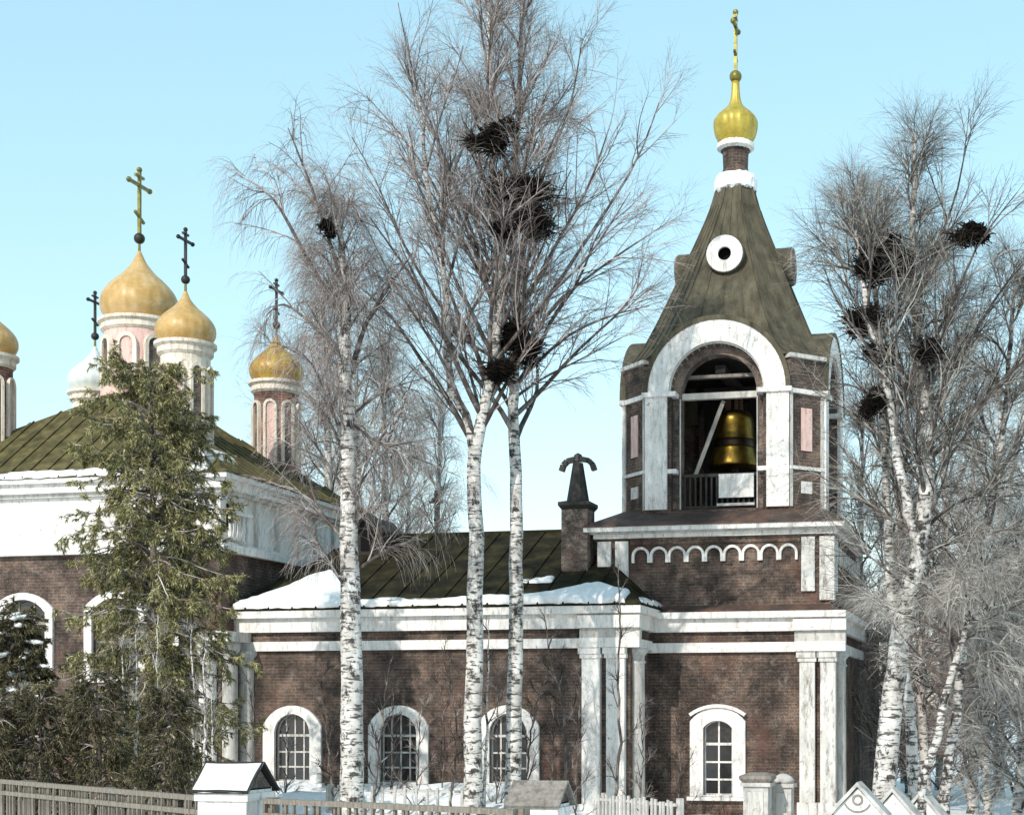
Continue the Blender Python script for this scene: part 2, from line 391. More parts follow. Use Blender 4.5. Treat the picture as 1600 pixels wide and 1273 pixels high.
# ------------------------------------------------------------------ main church
CH = thing('church', (-29.2, 46.7, 0), 'brown brick church with white attic, green hipped roof and five onion domes', 'church')
hx, hy = 5.77, 4.9
wl = MB()
ch_op = [arc_opening(x, .80, 4.2, 6.2, .42) for x in (-3.95, -.9, 2.3)]
wl.holed([(-hx, -.3), (hx, -.3), (hx, 8.02), (-hx, 8.02)], ch_op, -hy, -hy + .6)
wl.box(hx - .6, hx, -hy + .6, hy, -.3, 8.02); wl.box(-hx, -hx + .6, -hy + .6, hy, -.3, 8.02); wl.box(-hx + .6, hx - .6, hy - .6, hy, -.3, 8.02)
wl.build('wall', 'brick', CH)
MB().box(-hx + .03, hx - .03, -hy + .03, hy - .03, 8.02, 10.2).build('attic', 'white', CH)
for x in (-3.95, -.9, 2.3): window(CH, x, -hy, .80, 4.2, 6.2, .42, .26, .5, 3, [5.9, 5.3, 4.75], bars=.06, sash='grey_wood')
band(MB(), -hx, hx, -hy, hy, 7.96, 8.2, .22).build('string_course', 'white', CH)
band(MB(), -hx, hx, -hy, hy, 8.2, 8.28, .1).build('string_course', 'white', CH)
band(MB(), -hx, hx, -hy, hy, 9.72, 9.84, .12).build('moulding', 'old_white', CH)
band(MB(), -hx, hx, -hy, hy, 9.84, 10.12, .26).build('cornice', 'white', CH)
band(MB(), -hx, hx, -hy, hy, 10.12, 10.26, .42).build('cornice', 'white', CH)
for j in range(7):                                             # framed panels on the side of the attic
    y = -hy + .75 + j * 1.38
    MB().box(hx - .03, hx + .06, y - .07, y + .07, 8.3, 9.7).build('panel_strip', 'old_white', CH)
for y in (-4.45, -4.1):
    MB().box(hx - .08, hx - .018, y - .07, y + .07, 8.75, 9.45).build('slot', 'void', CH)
for x in (4.55, 5.4):                                          # engaged corner columns
    MB().lathe([(.34, .0), (.34, .3), (.27, .35), (.26, 4.9), (.33, 5.0), (.35, 5.25)], 18, (x, -hy - .1)).build('column', 'white', CH, True)
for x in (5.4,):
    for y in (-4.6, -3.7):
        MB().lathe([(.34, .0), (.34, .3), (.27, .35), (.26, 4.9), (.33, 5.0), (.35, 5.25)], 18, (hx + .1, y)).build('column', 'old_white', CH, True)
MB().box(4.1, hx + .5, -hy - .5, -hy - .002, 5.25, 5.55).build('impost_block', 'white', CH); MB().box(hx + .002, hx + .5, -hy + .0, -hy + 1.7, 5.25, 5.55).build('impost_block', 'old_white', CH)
ox, oy, ze, za = hx + .45, hy + .45, 10.26, 14.25
for A, B in (((-ox, -oy, ze), (ox, -oy, ze)), ((ox, -oy, ze), (ox, oy, ze)), ((ox, oy, ze), (-ox, oy, ze)), ((-ox, oy, ze), (-ox, -oy, ze))):
    sheets(A, B, (0, 0, za), (0, 0, za), .62, CH, 'green_roof')
ga = MB().prism(arc_opening(hx - 1.0, .62, 10.2, 10.5, .6, 14), -hy - .36, -hy + 1.6); ga = ga.build('curved_gable', 'old_white', CH)
MB().ring(hx - 1.0, 10.47, .6, .76, -hy - .42, -hy + 1.6, n=16).build('gable_rim', 'white', ga)
for k in range(5): MB().lathe([(.05, 8.35), (.07, 8.5), (.045, 8.7), (.06, 8.95), (.05, 9.1)], 8, (hx + .2, -hy + .2 + k * .26)).build('baluster', 'white', CH, True)
MB().box(hx + .08, hx + .3, -hy + .02, -hy + 1.45, 9.1, 9.2).build('baluster_rail', 'white', CH)
def snow_dir(A, B, T):
    A, B, T = Vector(A), Vector(B), Vector(T); e = (B - A).normalized(); up = (T - A) - e * (T - A).dot(e); return A, e, up
a_, e_, u_ = snow_dir((-ox, -oy, ze), (ox, -oy, ze), (0, 0, za))
tag(snow_patch('snow', a_, e_, u_, [(.3, .0), (11.9, .0), (11.7, .5), (9, .32), (6, .42), (3.3, .25), (.6, .35)], .13, CH, 4), kind='stuff')
tag(snow_patch('snow', a_, e_, u_, [(9.3, .75), (11.0, .7), (10.6, 1.3), (9.8, 1.5)], .1, CH, 5), kind='stuff')
def cupola(c, R, zd, zt, ztip, zball, zcross, drumR, dome_mat, drum_mat, zb):
    dr = MB().lathe([(drumR + .1, zb), (drumR + .1, zb + .25), (drumR, zb + .3), (drumR, zd - .42)], 32, c).build('drum', drum_mat, CH, False)
    n = 8
    for k in range(n):
        an = 2 * PI * k / n + .2; hw = drumR * .24
        sl = MB().prism(arc_opening(0, hw * .72, zb + .35, zd - .95, hw * .7, 8), -drumR - .012, -drumR + .12).turn(an, (c[0], c[1], 0))
        sl.build('niche', 'brick_grey' if k % 2 else 'pink', dr)
        ar = MB().ring(0, zd - .95, hw * .78, hw * 1.25, -drumR - .07, -drumR + .1, n=10)
        ar.box(-hw * 1.28, -hw * .8, -drumR - .07, -drumR + .1, zb + .3, zd - .95); ar.box(hw * .8, hw * 1.28, -drumR - .07, -drumR + .1, zb + .3, zd - .95)
        ar.turn(an, (c[0], c[1], 0)); ar.build('arch', 'cream', dr)
    MB().lathe([(drumR + .02, zd - .44), (drumR + .1, zd - .36), (drumR + .1, zd - .2), (drumR + .2, zd - .12), (drumR + .2, zd - .02), (R * .8, zd + .03)], 32, c).build('collar', 'cream', dr)
    dm = ribbed(refine(onion(R, zd, ztip, R * .82, .05)), ribs=20, amp=.012, c=c).build('dome', dome_mat, CH, True)
    MB().lathe([(.05, ztip - .1), (.035, zball)], 8, c).build('spike', 'olive_gilt', dm)
    MB().lathe(ball_profile(R * .13 + .02, zball), 16, c).build('ball', 'dark_iron', dm, True)
    orthodox_cross(c, zball + .1, zcross, .1 if R > 1 else .075, .62 if R > 1 else .42).build('cross', 'olive_gilt' if R > 1 else 'dark_iron', dm)
cupola((0, 0), 1.27, 16.35, 16, 18.75, 19.18, 21.5, 1.14, 'ochre', 'pink', 13.7)
for (x, y, mt, dmt) in ((3.43, -2.9, 'ochre', 'cream'), (-3.68, -2.9, 'ochre', 'brick_red'), (-3.6, 2.9, 'pale_dome', 'cream'), (3.55, 2.9, 'red_gold', 'brick_red')):
    cupola((x, y), .93, 14.75, 15, 16.4, 16.77, 18.35, .76, mt, dmt, 11.5)

# ------------------------------------------------------------------ refectory
RX, RY = -17.3, 42.8
RF = thing('refectory', (RX, RY, 0), 'low brown brick refectory with snowy dark hipped roof between church and bell tower', 'building')
rx0, rx1, rd = -6.1, 6.25, 10.4
wx = (-4.28, -.85, 2.58)
wl = MB().holed([(rx0, -.3), (rx1, -.3), (rx1, 6.2), (rx0, 6.2)], [arc_opening(x, .58, 1.05, 2.55, .55) for x in wx], 0, .6)
wl.box(rx1 - .6, rx1, .6, rd, -.3, 6.2); wl.box(rx0, rx0 + .6, .6, rd, -.3, 6.2); wl.box(rx0 + .6, rx1 - .6, rd - .6, rd, -.3, 6.2)
wl.build('wall', 'brick', RF)
MB().box(rx0 + .6, rx1 - .6, .6, rd - .6, 4.6, 4.8).build('ceiling', 'dark_wood', RF)
for x in wx: window(RF, x, 0, .58, 1.05, 2.55, .55, .37, .62, 4, [2.45, 1.95, 1.5], bars=.045, sash='old_white', mat='white')
def entablature(root, x0, x1, y0, y1, z, cols=()):
    band(MB(), x0, x1, y0, y1, z[0], z[1], .14).build('architrave', 'white', root)
    band(MB(), x0, x1, y0, y1, z[1], z[2], .06).build('frieze', 'brick', root)
    band(MB(), x0, x1, y0, y1, z[2], z[3], .22).build('cornice', 'white', root)
    band(MB(), x0, x1, y0, y1, z[3], z[4], .4).build('cornice', 'white', root)
    for (a, b) in cols:
        MB().box(a, b, y0 - .34, y0 - .1, z[0] + .003, z[1] + .003).build('impost_block', 'white', root)
        MB().box(a, b, y0 - .30, y0 - .04, z[1] + .003, z[2]).build('frieze_block', 'old_white', root)
        MB().box(a - .03, b + .03, y0 - .43, y0 - .15, z[2] + .003, z[3] - .06).build('impost_block', 'white', root)
entablature(RF, rx0, rx1, 0, rd, (5.0, 5.28, 5.56, 5.98, 6.2), [(4.82, 6.6)])
def pilaster(root, x, y, z1, hw=.27, mat='white'):
    m = MB().box(x - hw - .07, x + hw + .07, y - .27, y + .2, 0, .5); m.box(x - hw, x + hw, y - .2, y + .2, .5, z1 - .3); m.box(x - hw - .05, x + hw + .05, y - .25, y + .2, z1 - .3, z1 - .18); m.box(x - hw - .09, x + hw + .03, y - .29, y + .2, z1 - .18, z1 - .003)
    m.build('pilaster', mat, root)
def column(root, x, y, z1, mat='white', r=.25):
    MB().lathe([(r + .1, 0), (r + .1, .45), (r + .03, .5), (r, .6), (r * .94, z1 - .45), (r + .04, z1 - .4), (r * .94, z1 - .34), (r * .96, z1 - .22), (r + .09, z1 - .1), (r + .09, z1 - .003)], 20, (x, y)).build('column', mat, root, True)
for x in (5.13, 5.86): pilaster(RF, x, -.02, 5.0)
column(RF, rx1 + .06, .5, 5.0, 'old_white'); column(RF, rx0 + .3, -.06, 5.0, 'old_white')
E0, E1, EF, EB, EZ, RZ, RYd = rx0 - .3, rx1 + .42, -.45, rd + .45, 6.22, 9.02, 5.2
rl, rr_ = -4.5, 3.6
sheets((E0, EF, EZ), (E1, EF, EZ), (rr_, RYd, RZ), (rl, RYd, RZ), .75, RF, 'dark_roof')
sheets((E1, EF, EZ), (E1, EB, EZ), (rr_, RYd, RZ), (rr_, RYd, RZ), .75, RF, 'dark_roof')
sheets((E1, EB, EZ), (E0, EB, EZ), (rl, RYd, RZ), (rr_, RYd, RZ), .75, RF, 'dark_roof')
sheets((E0, EB, EZ), (E0, EF, EZ), (rl, RYd, RZ), (rl, RYd, RZ), .75, RF, 'dark_roof')
MB().bar((rl, RYd, RZ + .04), (rr_, RYd, RZ + .04), .14, .1).build('ridge_cap', 'dark_roof', RF)
a_, e_, u_ = snow_dir((E0, EF, EZ), (E1, EF, EZ), (rl, RYd, RZ))
tag(snow_patch('snow', a_, e_, u_, [(.35, .05), (12.6, .05), (12.55, .75), (12.2, 1.05), (11.5, 1.45), (10.6, .95), (9.6, .75), (8.6, .55), (7, .35), (5.4, .3), (4.2, .55), (3.6, 1.3), (3.5, 1.9), (2.9, 2.5), (2.4, 3.0), (1.9, 2.6), (1.0, 1.3)], .2, RF, 7), kind='stuff')
tag(snow_patch('snow', a_, e_, u_, [(8.9, 1.75), (10.0, 1.7), (10.0, 2.15), (9.4, 2.0)], .12, RF, 8), kind='stuff')
a_, e_, u_ = snow_dir((E1, EF, EZ), (E1, EB, EZ), (rr_, RYd, RZ))
tag(snow_patch('snow', a_, e_, u_, [(.2, .05), (2.6, .05), (2.3, .25), (.6, .35)], .12, RF, 9), kind='stuff')
chm = MB().box(3.6, 4.42, 1.9, 2.7, 6.8, 9.3).build('chimney', 'brick_grey', RF)
MB().lathe([(.58, 9.3), (.70, 9.42), (.70, 9.52), (.3, 9.6)], 4, (4.01, 2.3), PI / 4).build('cap', 'dark_iron', chm)
MB().lathe([(.36, 9.56), (.16, 10.75)], 12, (4.01, 2.3)).build('pipe', 'dark_iron', chm)
cw = MB()
pts = [(-.52, 10.52), (-.46, 10.70), (-.34, 10.82), (-.15, 10.86), (.0, 10.88), (.15, 10.86), (.34, 10.82), (.46, 10.70), (.52, 10.52)]
for p, q in zip(pts[:-1], pts[1:]): cw.bar((4.01 + p[0], 2.3, p[1]), (4.01 + q[0], 2.3, q[1]), .2, .15)
cw.lathe([(.16, 10.8), (.12, 11.0), (.02, 11.06)], 10, (4.01, 2.3)); cw.build('cowl', 'dark_iron', chm)
# small gabled dormer and ridge cross near the church end
dz = 8.6
dm = MB().prism([(-3.95, 8.2), (-2.95, 8.2), (-2.95, 9.05), (-3.45, 9.55), (-3.95, 9.05)], 3.6, 5.6).build('dormer', 'dark_wood', RF)
MB().bar((-4.1, 3.45, 8.92), (-3.45, 3.45, 9.6), .3, .07).build('eave_board', 'grey_wood', dm); MB().bar((-2.8, 3.45, 8.92), (-3.45, 3.45, 9.6), .3, .07).build('eave_board', 'dark_wood', dm)
MB().prism(arc_opening(-3.45, .25, 8.4, 8.9, .2, 8), 3.57, 3.62).build('opening', 'void', dm)
orthodox_cross((-1.75, RYd), RZ + .05, RZ + 1.5, .09, .3, False).turn(0).build('cross', 'dark_iron', RF)
MB().bar((-1.98, RYd, RZ + 1.12), (-1.52, RYd, RZ + 1.12), .08).build('cross_arm', 'dark_iron', RF)

# ------------------------------------------------------------------ bell tower
BT = thing('bell_tower', (-9.05, 48.6, 0), 'bell tower with arched white belfry, olive tent roof and small golden onion dome', 'bell tower')
T = 3.65
wcx = .14
w0 = MB().holed([(-T, -.3), (T, -.3), (T, 6.1), (-T, 6.1)], [arc_opening(wcx, .44, .66, 2.68, .22)], -T + .05, -T + .6)
w0.box(T - .6, T - .05, -T + .6, T - .05, -.3, 6.1); w0.box(-T + .05, -T + .6, -T + .6, T - .05, -.3, 6.1); w0.box(-T + .6, T - .6, T - .6, T - .05, -.3, 6.1)
w0.build('wall', 'brick', BT)
window(BT, wcx, -T + .05, .44, .66, 2.68, .22, .40, .42, 2, [2.2, 1.66, 1.14], bars=.05)
hd = MB().ring(wcx, 1.92, 1.37, 1.47, -T - .13, -T + .04, PI * .5 - .63, PI * .5 + .63, 12); hd.build('hood_mould', 'white', BT)
entablature(BT, -T + .05, T - .05, -T + .05, T - .05, (4.93, 5.22, 5.54, 5.93, 6.12), [(2.48, 3.98), (-3.98, -2.48)])
for x in (2.84, 3.45, -2.84, -3.45): pilaster(BT, x, -T + .05, 4.93, .225, 'grey_white')
for y in (-3.0,): column(BT, T + .02, y, 4.93, 'old_white', .235)
MB().box(T - 4.5, T - .25, T - .05, T + 9.5, -.3, 6.0).build('annex_wall', 'brick', BT); MB().box(T - 4.8, T + .05, T - .05, T + 9.8, 6.0, 6.2).build('annex_roof', 'dark_roof', BT)
# upper stage of the base
U = 3.5
wr = MB()
wr.lathe([((T + .18) * 1.4142, 6.12), ((U) * 1.4142, 6.34)], 4, (0, 0), PI / 4); wr.build('weathering', 'rust_roof', BT)
MB().box(-U, U, -U, U, 6.34, 8.42).build('wall', 'brick', BT)
def all_sides(o, n=(1, 2, 3)):
    for k in n:
        c = copy_tree(o, o.parent); c.rotation_euler.z = k * PI / 2
for x in (-3.38, -2.84, 2.84, 3.38):
    all_sides(MB().box(x - .2, x + .2, -U - .11, -U + .02, 6.72 if abs(x) < 3 else 6.45, 8.32).build('pilaster', 'grey_white' if x > 0 else 'white', BT), (1, 3))
all_sides(MB().box(-2.6, 2.6, -U - .06, -U + .02, 8.2, 8.4).build('band', 'brick', BT), (1, 3))
pit = .562
for k in range(9):
    x = (k - 4) * pit
    a = MB().ring(x, 7.86, .205, .28, -U - .1, -U + .02, n=10)
    a.box(x - .28, x - .205, -U - .1, -U + .02, 7.66, 7.86); a.box(x + .205, x + .28, -U - .1, -U + .02, 7.66, 7.86)
    all_sides(a.build('arcade_arch', 'white', BT), (1,))
band(MB(), -U, U, -U, U, 8.4, 8.53, .2).build('cornice', 'white', BT); band(MB(), -U, U, -U, U, 8.53, 8.58, .3).build('cornice', 'old_white', BT); band(MB(), -U, U, -U, U, 8.58, 8.72, .45).build('cornice', 'white', BT)
MB().lathe([((U + .48) * 1.4142, 8.72), ((U + .48) * 1.4142, 8.76), (2.9 * 1.4142, 9.32)], 4, (0, 0), PI / 4).build('skirt_roof', 'rust_roof', BT)
# belfry
H, FW, CUT = 3.1, 2.22, .88
def arc(cx, cz, r, n=20): return [(cx + r * math.cos(a), cz + r * math.sin(a)) for a in np.linspace(0, PI, n)]
zi = 12.85
wallf = MB().holed([(-FW, 8.9), (FW, 8.9)] + [(FW, zi)] + arc(0, zi, 2.19)[0:] + [(-FW, zi)], [[(-1.42, 9.25), (1.42, 9.25)] + arc(0, zi, 1.42)], -H, -H + .3)
all_sides(wallf.build('belfry_wall', 'brick', BT))
rev = MB().holed([(-1.7, 8.9), (1.7, 8.9)] + arc(0, zi, 1.7), [[(-1.17, 9.26), (1.17, 9.26)] + arc(0, zi, 1.17)], -H + .303, -H + .75)
all_sides(rev.build('reveal', 'brick_grey', BT))
pil = MB().box(-2.21, -1.53, -H - .1, -H + .01, 9.3, 12.74).build('pilaster', 'white', BT); all_sides(pil)
pil = MB().box(1.53, 2.21, -H - .1, -H + .01, 9.3, 12.74).build('pilaster', 'white', BT); all_sides(pil)
av = MB().ring(0, zi, 1.47, 2.2, -H - .13, -H + .02, n=32)
all_sides(av.build('archivolt', 'white', BT))
all_sides(MB().ring(0, zi, 1.42, 1.475, -H - .06, -H + .28, n=32).build('arch_moulding', 'old_white', BT))
for sx in (-1, 1):
    a, b = (1.24, 2.30) if sx > 0 else (-2.30, -1.24)
    all_sides(MB().box(a, b, -H - .17, -H + .35, 12.72, 12.86).build('impost', 'white', BT))
    a, b = (1.24, 1.54) if sx > 0 else (-1.54, -1.24)
    all_sides(MB().box(a, b, -H - .03, -H + .36, 10.4, 10.53).build('impost', 'white', BT))
    all_sides(MB().box(min(sx * 1.17, sx * 1.21), max(sx * 1.17, sx * 1.21), -H + .27, -H + .305, 9.26, 12.7).build('edge_trim', 'old_white', BT))
# barrel roofs of the four arched gables, running back into the tent
br = MB().ring(0, zi, 2.12, 2.26, -H - .16, -H + 1.4, n=28)
brl = br.build('gable_roof', 'tent_roof', BT); all_sides(brl)
# chamfered corners
cl = CUT * math.sqrt(2); cy = -(H - CUT / 2) * math.sqrt(2) * 1.0
cy = -((FW + H) / 2) * math.sqrt(2)
def corner(m, name, mat, kids=()):
    o = m.turn(PI / 4).build(name, mat, BT)
    for k in (1, 2, 3):
        c = copy_tree(o, BT); c.rotation_euler.z = k * PI / 2
    return o
h2 = cl / 2 - .004
corner(MB().box(-h2, h2, cy, cy + .7, 8.9, 13.75), 'corner_wall', 'brick')
corner(MB().box(-.2, .2, cy - .03, cy + .02, 11.0, 12.28), 'niche_strip', 'pink')
corner(MB().box(-.2, .2, cy - .03, cy + .02, 9.72, 10.08), 'niche_square', 'white')
corner(MB().box(-h2 - .02, h2 + .02, cy - .09, cy + .3, 12.69, 12.83), 'impost', 'white')
corner(MB().box(-h2 - .02, h2 + .02, cy - .07, cy + .3, 10.42, 10.52), 'impost', 'white')
corner(MB().box(-h2 - .06, h2 + .06, cy - .13, cy + .3, 13.75, 13.87), 'cornice', 'old_white')
for q in (-1, 1): corner(MB().box(q * (h2 - .04) - .045, q * (h2 - .04) + .045, cy - .05, cy + .02, 9.3, 12.69), 'edge_strip', 'old_white')
# floor, ceiling, boarded rear, beams
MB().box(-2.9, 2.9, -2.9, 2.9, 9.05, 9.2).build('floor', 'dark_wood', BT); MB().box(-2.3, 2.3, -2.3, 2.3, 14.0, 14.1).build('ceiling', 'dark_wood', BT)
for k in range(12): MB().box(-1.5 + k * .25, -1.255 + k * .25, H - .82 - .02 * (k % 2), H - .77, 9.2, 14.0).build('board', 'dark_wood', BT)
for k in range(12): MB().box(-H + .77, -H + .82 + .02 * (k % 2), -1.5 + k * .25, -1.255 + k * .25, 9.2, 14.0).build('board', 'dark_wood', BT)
MB().box(-1.4, 1.4, -H + .42, -H + .60, 12.70, 12.89).build('beam', 'pale_wood', BT)
MB().box(-1.3, 1.3, -H + .8, -H + 1.0, 13.42, 13.52).build('beam', 'grey_wood', BT)
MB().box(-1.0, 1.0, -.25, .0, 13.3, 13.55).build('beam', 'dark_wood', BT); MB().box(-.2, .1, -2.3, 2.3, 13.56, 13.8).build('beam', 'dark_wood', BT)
MB().bar((-1.0, -1.7, 10.45), (-.15, -1.3, 12.9), .12).build('brace', 'pale_wood', BT)
MB().bar((.75, 1.0, 9.2), (.75, 1.0, 13.9), .24, .2).build('post', 'pale_wood', BT)
# balustrade
bal = MB().box(-1.17, 1.17, -H + .40, -H + .50, 10.32, 10.42); bal.box(-1.17, 1.17, -H + .40, -H + .50, 9.36, 9.44)
bo = bal.build('balustrade', 'dark_iron', BT)
for k in range(14):
    x = -1.08 + k * .166; MB().box(x - .028, x + .028, -H + .425, -H + .475, 9.44, 10.32).build('baluster', 'dark_iron', bo)
MB().box(.0, 1.08, -H + .3, -H + .36, 9.66, 10.38).build('board_panel', 'white', bo)
MB().box(-.04, 1.12, -H + .2, -H + .39, 9.40, 9.48).build('ledge', 'stone', bo)
# tent roof
prof = [(3.13, 13.86), (2.86, 14.15), (2.53, 14.8), (2.07, 15.9), (1.50, 17.33), (.99, 18.6), (.74, 19.3), (.555, 19.98)]
def ring8(wd, z, f):
    c = wd * f; pts = []
    for k in range(4):
        for p in ((-wd + c, -wd), (wd - c, -wd)):
            a = k * PI / 2; pts.append((p[0] * math.cos(a) - p[1] * math.sin(a), p[0] * math.sin(a) + p[1] * math.cos(a), z))
    return pts
pf = refine(prof, 4)
rings = [ring8(wd, z, .284 + (.5858 - .284) * min(1, i / (len(pf) - 1) * 1.15)) for i, (wd, z) in enumerate(pf)]
for k in range(8):
    m = MB(); k2 = (k + 1) % 8
    for r in rings:
        a, b = Vector(r[k]), Vector(r[k2]); z = a.z; gap = math.sqrt(max(0, 2.16 ** 2 - (z - zi) ** 2)) if k % 2 == 0 else 0
        mid = (a + b) / 2; d = (b - a).normalized(); g = min(gap, (b - a).length / 2 - .05); m.v += [a, mid - d * g, mid + d * g, b]
    for i in range(len(rings) - 1): m.f += [(4 * i, 4 * i + 1, 4 * i + 5, 4 * i + 4), (4 * i + 2, 4 * i + 3, 4 * i + 7, 4 * i + 6)]
    o = m.build('roof_panel', 'tent_roof', BT, recalc=False)
    sm = MB()
    for r, s in zip(rings[:-1], rings[1:]): sm.bar(r[k], s[k], .07, .07)
    sm.build('hip_seam', 'tent_roof', o)
    for f in (.25, .5, .75):
        sm = MB(); P = [Vector(r[k]).lerp(Vector(r[k2]), f) for r in rings[(0 if k % 2 else 9):(-4 if f != .5 else None)]]
        for p, q in zip(P[:-1], P[1:]): sm.bar(p, q, .03, .05)
        sm.build('seam', 'tent_roof', o)
# round lucarnes
lz = 17.35
lc = MB().ring(0, lz, .30, .60, -1.84, -.6, 0, 2 * PI, 28).build('lucarne', 'tent_roof', BT)
rg_ = MB().ring(0, lz, .21, .57, -1.90, -1.80, 0, 2 * PI, 28).build('lucarne_ring', 'brick_grey', lc)
MB().prism([(.4 * math.cos(a), lz + .4 * math.sin(a)) for a in np.linspace(0, 2 * PI, 20)[:-1]], -1.6, -1.55).build('opening', 'void', lc)
all_sides(lc)
rg_.data = rg_.data.copy(); rg_.data.materials[0] = MAT['white']
# neck, dome, cross
sc = MB(); rr = random.Random(5); n = 32
for r, z in ((.60, 19.86), (.69, 19.9), (.70, 20.2), (.60, 20.38), (.42, 20.42)):
    for i in range(n): sc.v.append((r * math.cos(2 * PI * i / n) * rr.uniform(.96, 1.03), r * math.sin(2 * PI * i / n) * rr.uniform(.96, 1.03), z + (rr.uniform(-.12, .05) if z < 20 else rr.uniform(-.02, .02))))
for j in range(4):
    for i in range(n): sc.f.append((j * n + i, j * n + (i + 1) % n, (j + 1) * n + (i + 1) % n, (j + 1) * n + i))
sc.build('snow_collar', 'snow', BT)
MB().lathe([(.43, 20.0), (.43, 20.5), (.40, 20.6), (.42, 21.1), (.5, 21.2)], 20).build('neck', 'brick', BT)
MB().lathe([(.48, 21.18), (.60, 21.25), (.60, 21.38), (.5, 21.46)], 24).build('collar', 'white', BT)
od = ribbed(refine([(.52, 21.44), (.64, 21.65), (.70, 21.92), (.69, 22.15), (.56, 22.34), (.36, 22.52), (.22, 22.68), (.15, 22.95), (.12, 23.42)]), ribs=14, amp=.05).build('dome', 'yellow_gold', BT, True)
MB().lathe(ball_profile(.2, 23.58), 16).build('ball', 'olive_gilt', od, True)
orthodox_cross((0, 0), 23.7, 25.65, .1, .42).build('cross', 'olive_gilt', od)

# ------------------------------------------------------------------ bell
BL = thing('bell', (-9.0, 48.1, 10.92), 'large bronze bell hanging in the arched belfry opening', 'bell')
MB().lathe(refine([(.70, 0), (.735, .05), (.70, .22), (.645, .42), (.60, .62)], 4), 40).build('body', 'bronze', BL, True)
MB().lathe(refine([(.602, .62), (.61, .68), (.60, .8), (.585, .86)], 2), 40).build('band', 'bronze_dark', BL, True)
MB().lathe(refine([(.583, .86), (.57, 1.1), (.555, 1.4), (.52, 1.6), (.40, 1.75), (.22, 1.82), (.1, 1.84)], 3), 40).build('shoulder', 'bronze', BL, True)
cr = MB()
for a in (0, PI / 3, 2 * PI / 3):
    c, s = math.cos(a), math.sin(a)
    for p, q in (((-.2, 1.78), (-.2, 2.15)), ((.2, 1.78), (.2, 2.15)), ((-.2, 2.15), (0, 2.3)), ((.2, 2.15), (0, 2.3))): cr.bar((p[0] * c, p[0] * s, p[1]), (q[0] * c, q[0] * s, q[1]), .1)
cr.box(-.06, .06, -.06, .06, 2.2, 2.5); cr.build('crown', 'bronze_dark', BL)
BL.scale = (1.12, 1.12, 1)
MB().lathe([(.04, .7), (.04, .1), (.13, .0), (.13, -.12), (.05, -.2)], 12).build('clapper', 'dark_iron', BL, True)

# ------------------------------------------------------------------ trees: vectorised tubes
def smooth_curve(P, k):
    """Catmull-Rom resampling of a polyline to k points"""
    P = np.asarray(P, float); n = len(P); T = np.linspace(0, n - 1, k); out = np.zeros((k, P.shape[1]))
    for a, x in enumerate(T):
        i = min(int(x), n - 2); f = x - i
        p0, p1, p2, p3 = P[max(i - 1, 0)], P[i], P[i + 1], P[min(i + 2, n - 1)]
        out[a] = .5 * (2 * p1 + (p2 - p0) * f + (2 * p0 - 5 * p1 + 4 * p2 - p3) * f * f + (3 * p1 - p0 - 3 * p2 + p3) * f ** 3)
    return out
def tube_arrays(P, R, sides):
    """P (n,k,3), R (n,k) -> vertices and quads"""
    n, k, _ = P.shape
    Tn = np.gradient(P, axis=1); Tn /= np.linalg.norm(Tn, axis=2, keepdims=True) + 1e-9
    ax = P[:, -1] - P[:, 0]; ref = np.where((np.abs(ax[:, 2]) > .8 * np.linalg.norm(ax, axis=1))[:, None], np.array([[1., 0, 0]]), np.array([[0, 0, 1.]]))
    U = np.cross(Tn, ref[:, None, :]); U /= np.linalg.norm(U, axis=2, keepdims=True) + 1e-9; V = np.cross(Tn, U)
    an = np.arange(sides) * 2 * PI / sides
    vt = P[:, :, None, :] + R[:, :, None, None] * (U[:, :, None, :] * np.cos(an)[None, None, :, None] + V[:, :, None, :] * np.sin(an)[None, None, :, None])
    idx = np.arange(n * k * sides).reshape(n, k, sides)
    a = idx[:, :-1, :]; b = np.roll(idx, -1, axis=2)[:, :-1, :]; c = np.roll(idx, -1, axis=2)[:, 1:, :]; d = idx[:, 1:, :]
    return vt.reshape(-1, 3), np.stack([a, b, c, d], -1).reshape(-1, 4)
def np_mesh(name, V, Q, mat, parent, smooth=True, tri=False):
    me = bpy.data.meshes.new(name); k = 3 if tri else 4; n = len(Q)
    me.vertices.add(len(V)); me.vertices.foreach_set('co', np.ascontiguousarray(V, np.float32).ravel())
    me.loops.add(n * k); me.loops.foreach_set('vertex_index', np.ascontiguousarray(Q, np.int32).ravel())
    me.polygons.add(n); me.polygons.foreach_set('loop_start', np.arange(0, n * k, k, dtype=np.int32)); me.polygons.foreach_set('loop_total', np.full(n, k, np.int32))
    me.update(calc_edges=True)
    if smooth: me.shade_smooth()
    me.materials.append(MAT[mat]); o = bpy.data.objects.new(name, me); COL.objects.link(o); o.parent = parent; return o
def tubes(name, sets, mat, parent, org):
    Vs, Qs, o = [], [], 0
    for P, R, s in sets:
        v, q = tube_arrays(np.asarray(P), np.asarray(R), s); Vs.append(v - org); Qs.append(q + o); o += len(v)
    return np_mesh(name, np.concatenate(Vs), np.concatenate(Qs), mat, parent)
